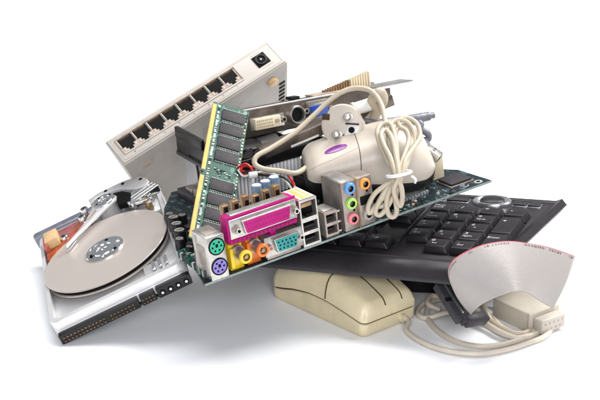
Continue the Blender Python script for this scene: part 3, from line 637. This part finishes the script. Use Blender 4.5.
# connector row on the short end
q = MB(); q.box(2, 60, -5.2, .2, -14.6, -7.4, M['black'], r=.5); q.box(61.4, 72, -5.2, .2, -14.6, -7.4, M['black'], r=.5)
for k in range(20):
    if k == 12: continue
    for z in (-9.7, -12.4):
        q.cyl((5+k*2.66, -4, z), (5+k*2.66, -6.2, z), .62, M['pingold'], seg=6)
for k in range(4):
    for z in (-9.7, -12.4): q.cyl((63+k*2.4, -4, z), (63+k*2.4, -6.2, z), .6, M['pingold'], seg=6)
q.box(3, 97, .1, 30, -16, -14.6, M['pcbm']); q.build('data_connector', hd)
q = MB(); q.box(73.4, 98, -5.6, .2, -14.8, -7.0, M['black'], r=.9)
for k in range(4): q.cyl((77+k*5.8,-5.5,-10.9),(77+k*5.8,-5.9,-10.9),2.0,M['jet'],seg=16); q.cyl((77+k*5.8,-5,-10.9),(77+k*5.8,-6.6,-10.9),.95,M['silver'],seg=12)
q.build('power_connector', hd)

# ------------------------------------------------------------------ network switch
TS = frame((-143.2, 73.6, 94.8), (35.4, -23.1, 31.1))
sw = thing('network_switch', 'pale grey eight port network switch leaning at the top left of the pile', 'network switch', TS)
q = MB(); t_ = bmesh.new(); vv = [t_.verts.new(c_) for c_ in ((-1,-24.5,-1.2),(151,-24.5,-1.2),(151,1,-1.2),(-1,1,-1.2),(21,-24.5,-100),(153,-24.5,-104),(153,1,-104),(21,1,-100))]
for f in ((0,1,2,3),(7,6,5,4),(0,4,5,1),(1,5,6,2),(2,6,7,3),(3,7,4,0)): t_.faces.new([vv[k] for k in f])
bmesh.ops.bevel(t_, geom=list(t_.edges), offset=1.3, segments=3, profile=.5, affect='EDGES'); q.merge(t_, M['switchp']); q.box(0, 150, -23.3, -.2, -3, 0, M['panel'], r=.9, seg=3)
q.build('casing', sw)
q = MB(); q.box(2, 148, -21.8, -21.4, -.2, .12, M['recess']); q.box(2, 148, -2.0, -1.7, -.2, .12, M['recess']); q.box(2, 2.3, -21.8, -1.7, -.2, .12, M['recess']); q.box(147.7, 148, -21.8, -1.7, -.2, .12, M['recess']); q.build('panel_groove', sw)
q = MB(); q.box(4.6, 114.4, -4.1, -3.2, .1, .9, M['recess'], r=.2); q.box(4.6, 114.4, -17.9, -17.0, .1, .7, M['panel'], r=.2); q.box(4.6, 5.4, -17, -4.1, .1, .8, M['recess'], r=.2); q.box(113.6, 114.4, -17, -4.1, .1, .8, M['recess'], r=.2)
q.box(5.4, 113.6, -17, -4.1, 0, .25, M['recess']); q.build('port_surround', sw)
for k in range(8):
    x = 6.4 + k*13.45; q = MB()
    q.prism([(x,-4.6),(x+11.6,-4.6),(x+11.6,-12.4),(x+9.2,-12.4),(x+9.2,-14.4),(x+7.6,-14.4),(x+7.6,-16.4),(x+4,-16.4),(x+4,-14.4),(x+2.4,-14.4),(x+2.4,-12.4),(x,-12.4)], .2, .42, M['jet'])
    q.box(x-1.1, x-.2, -12, -4.6, .2, 1.0, M['panel'], r=.2)
    q.box(x+.4, x+1.8, -15.6, -13.4, .2, .4, M['panel'], r=.1); q.box(x+9.8, x+11.2, -15.6, -13.4, .2, .4, M['panel'], r=.1)
    for j in range(8): q.box(x+1.6+j*1.1, x+1.9+j*1.1, -6.2, -4.8, .4, .48, M['pingold'])
    q.build('ethernet_port', sw)
q = MB()
for k in range(8): q.text(str(8-k), 2.2, M['print_'], X(12.2+k*13.45, -19.7, .05))
q.build('port_numbers', sw); q = MB(); q.poly([(130,-4.4,.06),(139,-4.4,.06),(139,-3.9,.06),(130,-3.9,.06)],[(0,1,2,3)],M['recess']); q.build('power_legend', sw); q = MB(); q.poly([(131,-18.8,.06),(142,-18.8,.06),(142,-18.3,.06),(131,-18.3,.06)],[(0,1,2,3)],M['recess']); q.build('power_legend', sw)
q = MB(); q.box(129.5, 140.8, -16.6, -5.8, -.1, .5, M['jet'], r=.3); q.lathe([(4.6,.4),(4.6,1.0),(4,1.2),(3.4,1.0),(3.4,.5)], M['black'], p0=(135.1,-11.2,0), seg=28); q.cyl((135.1,-11.2,.4),(135.1,-11.2,1.3),.9,M['silver'],seg=12); q.build('power_socket', sw)
# underside (broad face looking at the viewer)
q = MB(); q.lathe([(4.2,0),(4.2,2.6),(3.4,3.2),(0,3.2)], M['tan'], p0=(136,-24.4,-14), axis=(0,-1,0), seg=24); q.build('rubber_foot', sw)
q = MB()
for k in range(6): q.box(143, 148.5, -24.9, -24.3, -54+k*5.4, -51+k*5.4, M['jet'], r=.2)
q.build('vent_grille', sw); q = MB(); q.box(14, 24, -24.8, -24.3, -22, -14, M['recess'], r=.2); q.build('pale_sticker', sw)
q = MB(); q.box(70, 108, -24.75, -24.4, -50, -18, M['switchp'], r=.1); q.box(84, 104, -24.9, -24.6, -40, -20, M['greyc'], r=.1); q.build('underside_label', sw)

# ------------------------------------------------------------------ graphics card
_g = pt(238,112,y=60); TG = frame(_g, (80, .8, 36)) 
gc = thing('graphics_card', 'graphics card with dull metal bracket and blue, black and ivory ports atop the pile', 'graphics card', TG)
q = MB(); q.box(0, 124, -20, 0, -.9, .0, M['brkt'], r=.25); q.box(120, 142, -15, -3, -1.2, -.1, M['brkt'], r=.25); q.box(0, 122, -.3, .6, -2.5, .1, M['alu'], r=.2); q.build('bracket', gc)
q = MB(); q.box(9, 39, -15.8, -6.4, -.2, 1.2, M['nickel'], r=.3); q.box(11, 34, -15.4, -6.8, 1, 4.6, M['dvi'], r=.8); 
for i in range(8):
    for j in range(3): q.box(12.6+i*1.8, 13.6+i*1.8, -13.9+j*2.2, -12.7+j*2.2, 4.5, 4.7, M['recess'])
q.box(28.5, 32.5, -12.4, -9.6, 4.5, 4.7, M['recess']); q.build('dvi_port', gc)
for (x, y) in ((37,-11),(58,-8),(81,-9.5)):
    q = MB(); q.cyl((x,y,0),(x,y,4.4),2.3,M['nickel'],seg=6); q.cyl((x,y,4.4),(x,y,4.6),1.2,M['jet'],seg=12); q.build('jack_screw', gc)
q = MB(); q.lathe([(6.9,0),(6.9,3.4),(6.4,4),(5.8,4),(5.6,2.2),(0,2.2)], M['nickel'], p0=(50,-9.6,0), seg=36); q.cyl((50,-9.6,2.2),(50,-9.6,2.6),5.2,M['jet'],seg=32); q.build('round_video_port', gc)
q = MB(); TD = X(0,0,0)
q.prism(dshape(59.6, 79, -14.6, -4.6, 2.2), 0, 4.4, M['nickel'], r=.5); q.prism(dshape(60.4, 78.2, -13.9, -5.2, 2.1), 4.2, 5.3, M['blue'], r=.4); q.box(60, 78.6, -4.8, -1.6, .2, 4.4, M['nickel'], r=.4); q.build('vga_port', gc)
q = MB(); q.box(4, 120, -2.2, -.6, -16, -.9, M['brkt']); q.build('circuit_board', gc)
q = MB(); q.box(6, 112, -13, -2.6, -16, -4, M['black'], r=1.5); q.build('cooler_shroud', gc)
q = MB(); q.box(70, 122, .0, 1.4, -14, -3, M['recess'], r=.3)
for k in range(18): q.box(84+k*2.5, 85.3+k*2.5, .2, 3.0 + k*.5, -11, -6, M['dvi' if k > 9 else 'copper'], r=.2)
q.build('fin_comb', gc)
q = MB(); q.box(108, 172, -3.0, -1.4, -24, -8, M['nickel'], r=.2); q.box(126, 132, -1.3, .8, -28, -22, M['dark'], r=.3); q.box(138,144,-1.3,.2,-30,-22,M['nickel2'],r=.3); q.build('card_tail', gc)
q = MB(); q.box(52, 60, .2, 2.6, -14, -6, M['black'], r=.4); q.build('board_component', gc)

# ------------------------------------------------------------------ dark steel strip under the card
a0, a1 = pt(250,158,y=22), pt(392,99,y=58)
dv = (a1 - a0); TL = Matrix.Translation(a0) @ dv.to_track_quat('X', 'Z').to_matrix().to_4x4()
st_ = thing('mounting_rail', 'dark steel mounting rail running under the graphics card behind the power plug', 'metal rail', TL)
q = MB(); q.box(8, dv.length, -3, -1.8, -4, 4, M['brkt'], r=.2); q.box(8, dv.length, -1.8, 6, 3, 4, M['brkt'], r=.2)
q.build('rail_body', st_)
q = MB(); q.box(30, 52, -3.5, -2.9, -3.6, -2.0, M['white'], r=.2); q.build('rail_highlight', st_)  # white strip painting a highlight along the rail

# ------------------------------------------------------------------ upper mouse
TU = frame((6, -18, 85), (12, 1.5, 8)); IU = TU.inverted(); SU = Matrix.Scale(.9, 4)
um = thing('computer_mouse', 'off-white mouse with violet oval badge and black base on top of the motherboard', 'computer mouse', TU)
LU = 102.
HW = [(0,17.5),(.8,20.5),(2,22.5),(5,24.5),(10,25),(30,27),(60,28.5),(80,27),(92,22.5),(99,14),(102,4)]
HT = [(0,14.5),(.8,16.5),(2,18.5),(5,21.5),(12,25),(30,32),(50,39),(66,43),(80,41),(92,32),(99,20),(102,10)]
def usurf(x, a):                                                     # a: 0..1 around the arch, 0 = near side
    hw, h = smooth(HW, x, min(2, x)), smooth(HT, x, min(3, x)); z0 = 9.2
    th = math.pi*(1-a); cx_, sx_ = math.cos(th), math.sin(th)
    return (x, 28 + hw*math.copysign(abs(cx_)**.62, cx_), z0 + (h - z0)*abs(sx_)**.72)
xsu = [LU*(1 - math.cos(math.pi*k/52))/2 for k in range(53)]; aa = [k/40 for k in range(41)]
V, Fq = grid(lambda x, a: usurf(x, a), xsu, aa)
q = MB(); q.poly(V, Fq, M['cream'])
n = len(aa); q.poly([usurf(0, a) for a in aa], [tuple(range(n))], M['cream']); q.poly([usurf(LU, a) for a in aa], [tuple(range(n))], M['cream'])
us = q.build('shell', um, inv=SU, ang=65)
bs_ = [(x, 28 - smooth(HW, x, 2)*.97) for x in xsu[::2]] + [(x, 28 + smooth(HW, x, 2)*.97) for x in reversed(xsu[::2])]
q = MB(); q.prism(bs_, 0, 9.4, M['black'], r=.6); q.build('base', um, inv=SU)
def uline(mb, pts, r, m, lift=-.1, steps=14):
    out = []
    for (a, b) in zip(pts, pts[1:]):
        for k in range(steps + (b is pts[-1])):
            u = k/steps; v = Vector(usurf(a[0]+(b[0]-a[0])*u, a[1]+(b[1]-a[1])*u)); v.z += lift; out.append(v)
    mb.tube(out, r, m, seg=6, raw=True)
q = MB(); uline(q, [(40,.0),(39,.12),(38.5,.35),(38,.6),(38.5,.9),(39,1)], .32, M['seam']); uline(q, [(1,.28),(18,.32),(38,.39)], .22, M['recess']); q.build('button_gap', um, inv=SU)
q = MB(); t_ = bmesh.new(); cc = []
for k in range(40):
    an = 2*math.pi*k/40; v = Vector(usurf(22 + 8.5*math.cos(an), .455 + .034*math.sin(an))); v += Vector((0,0,.45)); cc.append(t_.verts.new(v))
ctr = Vector(usurf(22, .455)) + Vector((0,0,.9)); cv = t_.verts.new(ctr)
for k in range(40): t_.faces.new((cc[k], cc[(k+1) % 40], cv))
low = [t_.verts.new(v.co - Vector((0,0,.8))) for v in cc]
for k in range(40): t_.faces.new((cc[k], low[k], low[(k+1) % 40], cc[(k+1) % 40]))
q.merge(t_, M['violet']); q.build('oval_badge', um, inv=SU)
# cord: from the nose, over the cooler, arch, then bundled
q = MB()
arc = [TU @ Vector((3, 24, 10)), pt(296,173,y=-14), pt(280,171,y=-14), pt(264,169,y=-12), pt(255,164,y=-10), pt(257,156,y=-6), pt(273,147,y=2), pt(294,133,y=12), pt(314,115,y=22), pt(329,101,y=28), pt(341,92.5,y=30), pt(355,88,y=30), pt(371,91,y=24), pt(381,104,y=14), pt(386,125,y=0), pt(392,150,y=-22), pt(398,176,y=-42)]
q.tube(arc, 1.85, M['cable']); q.build('mouse_cord', um, inv=IU)
def loopb(P, r=1.72, m='cable'): 
    q = MB(); q.tube([pt(398+(a-400)*.76 if b < 174 else 397+(a-398)*.85-(b-174)*.10, b, y=c_) for a, b, c_ in P], r, M[m], sub=7, closed=True); return q.build('cord_loop', um, inv=IU)
loopb([(396,176,-46),(386,160,-36),(376,143,-24),(373,131,-16),(380,124,-10),(391,125,-12),(397,140,-24),(399,158,-36),(402,178,-46),(399,196,-50),(402,212,-50),(398,217,-50),(392,213,-50),(389,198,-50)])
loopb([(399,175,-43),(394,156,-32),(388,140,-22),(388,128,-12),(398,120,-6),(412,122,-6),(421,132,-12),(421,146,-20),(413,160,-32),(405,174,-42),(399,190,-48),(391,206,-49),(383,215,-50),(377,211,-50),(383,196,-49),(393,183,-46)])
loopb([(403,176,-45),(410,160,-36),(422,146,-24),(429,137,-16),(425,124,-8),(412,118,-4),(400,121,-6),(403,127,-9),(411,131,-12),(414,141,-18),(408,156,-30),(400,172,-43),(390,190,-48),(376,207,-49),(370,213,-49),(368,206,-49),(374,194,-48),(388,184,-46)])
loopb([(397,176,-49),(390,158,-40),(381,144,-30),(378,134,-22),(384,130,-18),(392,138,-26),(397,155,-38),(400,176,-50),(396,190,-53),(405,206,-53),(407,198,-53),(404,186,-52)])
loopb([(401,173,-40),(406,160,-30),(418,143,-18),(418,132,-10),(408,126,-6),(398,130,-10),(396,144,-18),(398,160,-30),(400,176,-40),(396,192,-46),(388,204,-47),(380,206,-47),(384,194,-46),(394,182,-43)])
q = MB(); tc_ = pt(399,174,y=-46); 
q.tube([tc_ + Vector((7.8*math.cos(a), 6.2*math.sin(a), 2.0*math.cos(a+.6))) for a in [2*math.pi*k/16 for k in range(16)]], 1.15, M['white'], closed=True, sub=3); q.tube([tc_ + Vector((8,-4,0)), tc_ + Vector((10.5,-5,-2)), tc_ + Vector((10.5,-3,-5))], .9, M['white'])
q.build('cord_tie', um, inv=IU)

# ------------------------------------------------------------------ power plug
pc = pt(342,125,y=14)
TP = Matrix.Translation(pc) @ (Vector((-.18,-.92,.30))).to_track_quat('Z', 'Y').to_matrix().to_4x4(); IP = TP.inverted()
pg = thing('power_plug', 'round off-white mains plug with two metal pins lying face up above the white mouse', 'power plug', TP)
rx = (TP.to_3x3() @ Vector((1,0,0)))
q = MB(); prof = []
outp = []
for k in range(48):
    a = 2*math.pi*k/48; rr = 14.8 - (1.3 if k % 16 in (3,4,5) else 0) - (.5 if k % 16 in (2,6) else 0); x, y = rr*math.cos(a), rr*math.sin(a)
    outp.append((x, y))
q.prism(outp, -14, 0, M['cream'], r=1.6, seg=3); q.lathe([(12.5,-13),(12,-20),(8.5,-28),(6,-34),(0,-34)], M['cream'], p0=(0,0,0), seg=36)
q.build('plug_body', pg)
v1 = IP @ pt(348,117,y=13); v2 = IP @ pt(337.5,134.5,y=13); v3 = IP @ pt(352,130,y=13); v4 = IP @ pt(326,117,y=13)
for v in (v1, v2):
    q = MB(); q.lathe([(3.3,-.5),(3.3,.6),(2.6,.9),(2.5,.9),(2.5,8.6),(1.9,9.6),(0,9.8)], M['nickel'], p0=(v.x, v.y, 0), seg=22); q.build('pin', pg)
q = MB(); q.prism([(v3.x-5,v3.y-4),(v3.x+4,v3.y-5),(v3.x+5.5,v3.y+3),(v3.x-2,v3.y+5)], -.2, .7, M['white'], r=.3); q.cyl((v3.x,v3.y,.6),(v3.x,v3.y,1.0),2.2,M['jet'],seg=18); q.box(v3.x-4.5,v3.x+5,v3.y+3.6,v3.y+4.8,.3,1.4,M['seam'],r=.2)
q.build('earth_socket', pg)
q = MB(); q.box(v4.x-3.5, v4.x+1.8, v4.y-2, v4.y+2.4, -.5, .35, M['seam'], r=.3); q.cyl((v2.x+5,v2.y-.5,0),(v2.x+5,v2.y-.5,.4),1.2,M['seam'],seg=12); q.build('plug_notch', pg)
q = MB(); q.tube([TP @ Vector((0,0,-30)), pt(352,122,y=52), pt(366,122,y=48), pt(377,112,y=42), pt(383,100,y=36), pt(380,92,y=34), pt(372,101,y=36), pt(376,112,y=40), pt(369,128,y=40), pt(352,137,y=40)], 3.6, M['cable'], sub=8); q.build('plug_cord', pg, inv=IP)
# white sleeve between plug and card
ca, cb_ = pt(352,110,y=34), pt(374,103,y=40)
ts_ = Matrix.Translation(ca); wsl = MB(); wsl.cyl((0,0,0), cb_-ca, 4.6, M['white'], seg=28); wsl.lathe([(4.7,0),(5.2,.4),(5.2,2.4),(4.7,2.8)], M['cream'], p0=(0,0,0), axis=cb_-ca, seg=28)
o = wsl.build('plastic_sleeve'); o.location = ca*.001; o['label'] = 'short white plastic tube tucked between the power plug and the graphics card'; o['category'] = 'plastic tube'

# ------------------------------------------------------------------ grey cable at the back right
g0 = pt(437,115,y=70); TGc = Matrix.Translation(pt(400,140,y=60))
gcb = thing('grey_cable', 'dark grey cable sticking out at the upper right behind the bundled cord', 'cable', TGc); IGc = TGc.inverted()
q = MB(); q.tube([pt(352,132,y=48), pt(375,124,y=52), pt(395,121,y=58), pt(416,118,y=62)], 3.0, M['greyc']); q.tube([pt(380,128,y=52), pt(400,122,y=58), pt(420,118,y=64), pt(434,115,y=68)], [2.8,3.0,3.4,3.8,3.8,3.4,2.4], M['greyc'])
q.tube([pt(408,121,y=64), pt(420,123,y=60), pt(421,129,y=58), pt(428,134,y=58), pt(428,139,y=58), pt(421,140,y=56), pt(414,134,y=54), pt(404,128,y=50)], 2.5, M['greyc']); q.build('cable_run', gcb, inv=IGc)

# ------------------------------------------------------------------ usb plug
u0, u1 = pt(417,142,y=22), pt(440,158,y=16)
TU2 = Matrix.Translation(u0) @ (u1-u0).to_track_quat('X', 'Z').to_matrix().to_4x4()
up_ = thing('usb_plug', 'grey usb plug with worn metal shell poking out behind the off-white mouse', 'usb plug', TU2)
q = MB(); q.box(-6, 8.5, -5, 5, -3.8, 3.8, M['greyc'], r=1.4, seg=3); q.build('grip', up_)
q = MB(); q.box(8.4, 19.5, -4.4, 4.4, -2.9, 2.9, M['nickel'], r=.35); q.box(19.4, 19.7, -3.7, 3.7, -2.2, 2.2, M['jet']); q.box(12, 14, -4.5, -2, -1, 1, M['jet']); q.box(12.5, 14.2, -2.6, -1.2, 2.8, 3.0, M['jet']); q.box(12.5, 14.2, 1.2, 2.6, 2.8, 3.0, M['jet']); q.build('metal_shell', up_)
q = MB(); q.tube([(-5,0,0),(-16,2,-1),(-30,2,-6),(-48,0,-14)], 2.2, M['greyc']); q.build('cable', up_)

# ------------------------------------------------------------------ ribbon cable
base_r = pt(465,322,z=0); TRb = Matrix.Translation(base_r); IRb = TRb.inverted()
rb = thing('ribbon_cable', 'flat grey ribbon cable with red edge stripe arching over the keyboard corner', 'ribbon cable', TRb)
top_e = [pt(449,279,y=-84), pt(448,270,y=-86), pt(452,261,y=-86), pt(464,252.5,y=-82), pt(480,245.5,y=-78), pt(496,242,y=-72), pt(512,241,y=-66), pt(528,243,y=-60), pt(545,246,y=-53), pt(560,250.5,y=-46), pt(575,256,y=-40)]
bot_e = [pt(471,315,y=-84), pt(474,311,y=-88), pt(479,306.5,y=-92), pt(488,301,y=-96), pt(500,296,y=-98), pt(512,292,y=-98), pt(521,291,y=-95), pt(530,294,y=-90), pt(537,299,y=-84), pt(545,304,y=-78), pt(553,308.5,y=-74)]
def catmull(P, sub):
    Q = []
    for i in range(len(P)-1):
        a = P[i-1] if i else P[0]*2-P[1]; b, c_ = P[i], P[i+1]; d = P[i+2] if i+2 < len(P) else P[-1]*2-P[-2]
        for k in range(sub):
            u = k/sub; Q.append(.5*((2*b)+(c_-a)*u+(2*a-5*b+4*c_-d)*u*u+(-a+3*b-3*c_+d)*u**3))
    return Q + [P[-1]]
A_, B_ = catmull(top_e, 6), catmull(bot_e, 6)
NR = 160; bm = bmesh.new(); uvl = bm.loops.layers.uv.new('UVMap'); cols = []
for i in range(len(A_)):
    d = (B_[i]-A_[i]); tn = (A_[min(i+1,len(A_)-1)]-A_[max(i-1,0)] + B_[min(i+1,len(A_)-1)]-B_[max(i-1,0)]).normalized(); nrm = tn.cross(d).normalized(); col = []
    for j in range(NR+1):
        v = j/NR; bulge = math.sin(math.pi*v)*2.2; corr = abs(math.sin(math.pi*v*40))*.30
        col.append((A_[i]+d*v - nrm*(bulge+corr), A_[i]+d*v - nrm*(bulge-.35-corr*.6), v))
    cols.append(col)
mesh_v = [[(bm.verts.new(IRb @ c_[0]), bm.verts.new(IRb @ c_[1])) for c_ in col] for col in cols]
nc = len(cols)
def rf(vs, uv, mi):
    f = bm.faces.new(vs); f.material_index = mi; f.smooth = True
    for l, t in zip(f.loops, uv): l[uvl].uv = t
for i in range(nc-1):
    for j in range(NR):
        u0_, u1_ = i/nc, (i+1)/nc; v0, v1 = j/NR, (j+1)/NR; mi = 1 if j < 3 else 0
        rf([mesh_v[i][j][0], mesh_v[i+1][j][0], mesh_v[i+1][j+1][0], mesh_v[i][j+1][0]], [(u0_,v0),(u1_,v0),(u1_,v1),(u0_,v1)], mi)
        rf([mesh_v[i][j+1][1], mesh_v[i+1][j+1][1], mesh_v[i+1][j][1], mesh_v[i][j][1]], [(u0_,v1),(u1_,v1),(u1_,v0),(u0_,v0)], mi)
    for j in (0, NR):
        rf([mesh_v[i][j][0], mesh_v[i][j][1], mesh_v[i+1][j][1], mesh_v[i+1][j][0]], [(0,.5)]*4, 1 if j == 0 else 0)
for i in (0, nc-1):
    for j in range(NR): rf([mesh_v[i][j][0], mesh_v[i][j+1][0], mesh_v[i][j+1][1], mesh_v[i][j][1]], [(0,.5)]*4, 0)
bmesh.ops.scale(bm, vec=(.001,)*3, verts=bm.verts)
me = bpy.data.meshes.new('ribbon'); bm.to_mesh(me); bm.free(); me.materials.append(M['ribbon']); me.materials.append(mat('ribbon_stripe', (.55,.10,.14), .45, var=.1))
o = bpy.data.objects.new('ribbon', me); COL.objects.link(o); o.parent = rb
# idc connector at the ribbon's left end
k0, k1 = pt(443,282,y=-58), pt(469,323,y=-84)
ax = (k1-k0).normalized(); nn = Vector((-.62,-.45,.1)); nn = (nn - ax*nn.dot(ax)).normalized(); bb = ax.cross(nn)
TI = Matrix.Translation(k0) @ Matrix((ax, nn, bb)).transposed().to_4x4()
LN = (k1-k0).length
q = MB(); q.box(0, LN, -4, 4.6, -3, 3, M['dark'], r=.5, T=TI); q.box(2, LN-2, 4.5, 9, -2.6, 2.6, M['dark'], r=.4, T=TI); q.box(LN*.42, LN*.5, 4.6, 9.4, -2.9, -2, M['jet'], T=TI)
cn = q.build('connector', rb, inv=IRb)
q = MB(); q.box(1, LN-6, 3.0, 3.9, 2.9, 3.9, M['silver'], T=TI); q.box(1, LN-6, 3.0, 3.9, -3.9, -2.9, M['silver'], T=TI); q.build('clamp_bar', cn, inv=IRb)
q = MB(); q.box(LN-5.5, LN+1.5, -16, 2, -3.6, 3.6, M['dark'], r=.6, T=TI); q.build('strain_relief', cn, inv=IRb)

# ------------------------------------------------------------------ serial connector and its cable
f0 = pt(538,338,z=0.2); 
TD9 = frame((f0.x, f0.y, .3), (0, 0, -52))
d9 = thing('serial_connector', 'putty coloured serial cable connector lying on the white surface at the right', 'cable connector', TD9); I9 = TD9.inverted()
# local x points out of the socket, y across
q = MB(); q.box(-44, -9, 0, 27, 0, 14, M['connp'], r=1.8, seg=3); q.box(-9.5, -7.2, -1, 28, -.1, 14.6, M['connp'], r=.6)
q.build('hood', d9)
q = MB(); q.box(-7.3, 1.5, 2, 25, 1.6, 11.8, M['connf'], r=1.4, seg=3)
for j, n_ in ((4.6, 4), (8.6, 5)):
    for k in range(n_): y = 5.2 + k*4.1 + (2.05 if n_ == 4 else 0); q.cyl((1.4,y,j),(1.65,y,j),.8,M['recess'],seg=12)
q.build('socket_face', d9)
q = MB()
q.tube([TD9 @ Vector((-42, 14, 8)), TD9 @ Vector((-54, 15, 7)), pt(478,296,z=9), pt(455,293,z=8), pt(434,297,z=5), pt(421,306,z=2.4), pt(418,314,z=2.4), pt(427,318,z=3), pt(445,313,z=6), pt(470,307,z=8), pt(490,316,z=3), pt(503,328,z=2.4), pt(520,334,z=2.4), pt(534,331,z=2.4)], 1.85, M['cable2'])
q.tube([pt(452,299,z=3), pt(436,300,z=3), pt(429,306,z=3), pt(427,315,z=3), pt(434,327,z=2.4), pt(450,339,z=2.4), pt(474,346,z=2.4), pt(500,345,z=2.4), pt(524,338,z=2.4), pt(540,330,z=2.4), pt(534,318,z=2.4), pt(520,312,z=2.4)], 1.85, M['cable2'])
q.tube([pt(480,300,z=9), pt(486,312,z=8), pt(492,322,z=4), pt(506,331,z=4), pt(522,334,z=3), pt(534,328,z=3)], 2.3, M['cable'])
q.tube([pt(476,318,z=5), pt(488,325,z=4.5), pt(500,332,z=4.5), pt(516,338,z=3), pt(530,336,z=3)], 2.1, M['cable2'])
q.tube([pt(440,310,z=3), pt(428,304,z=6), pt(431,296,z=7), pt(444,299,z=6), pt(455,306,z=5), pt(470,313,z=3)], 2.0, M['cable2'])
q.build('connector_cable', d9, inv=I9)
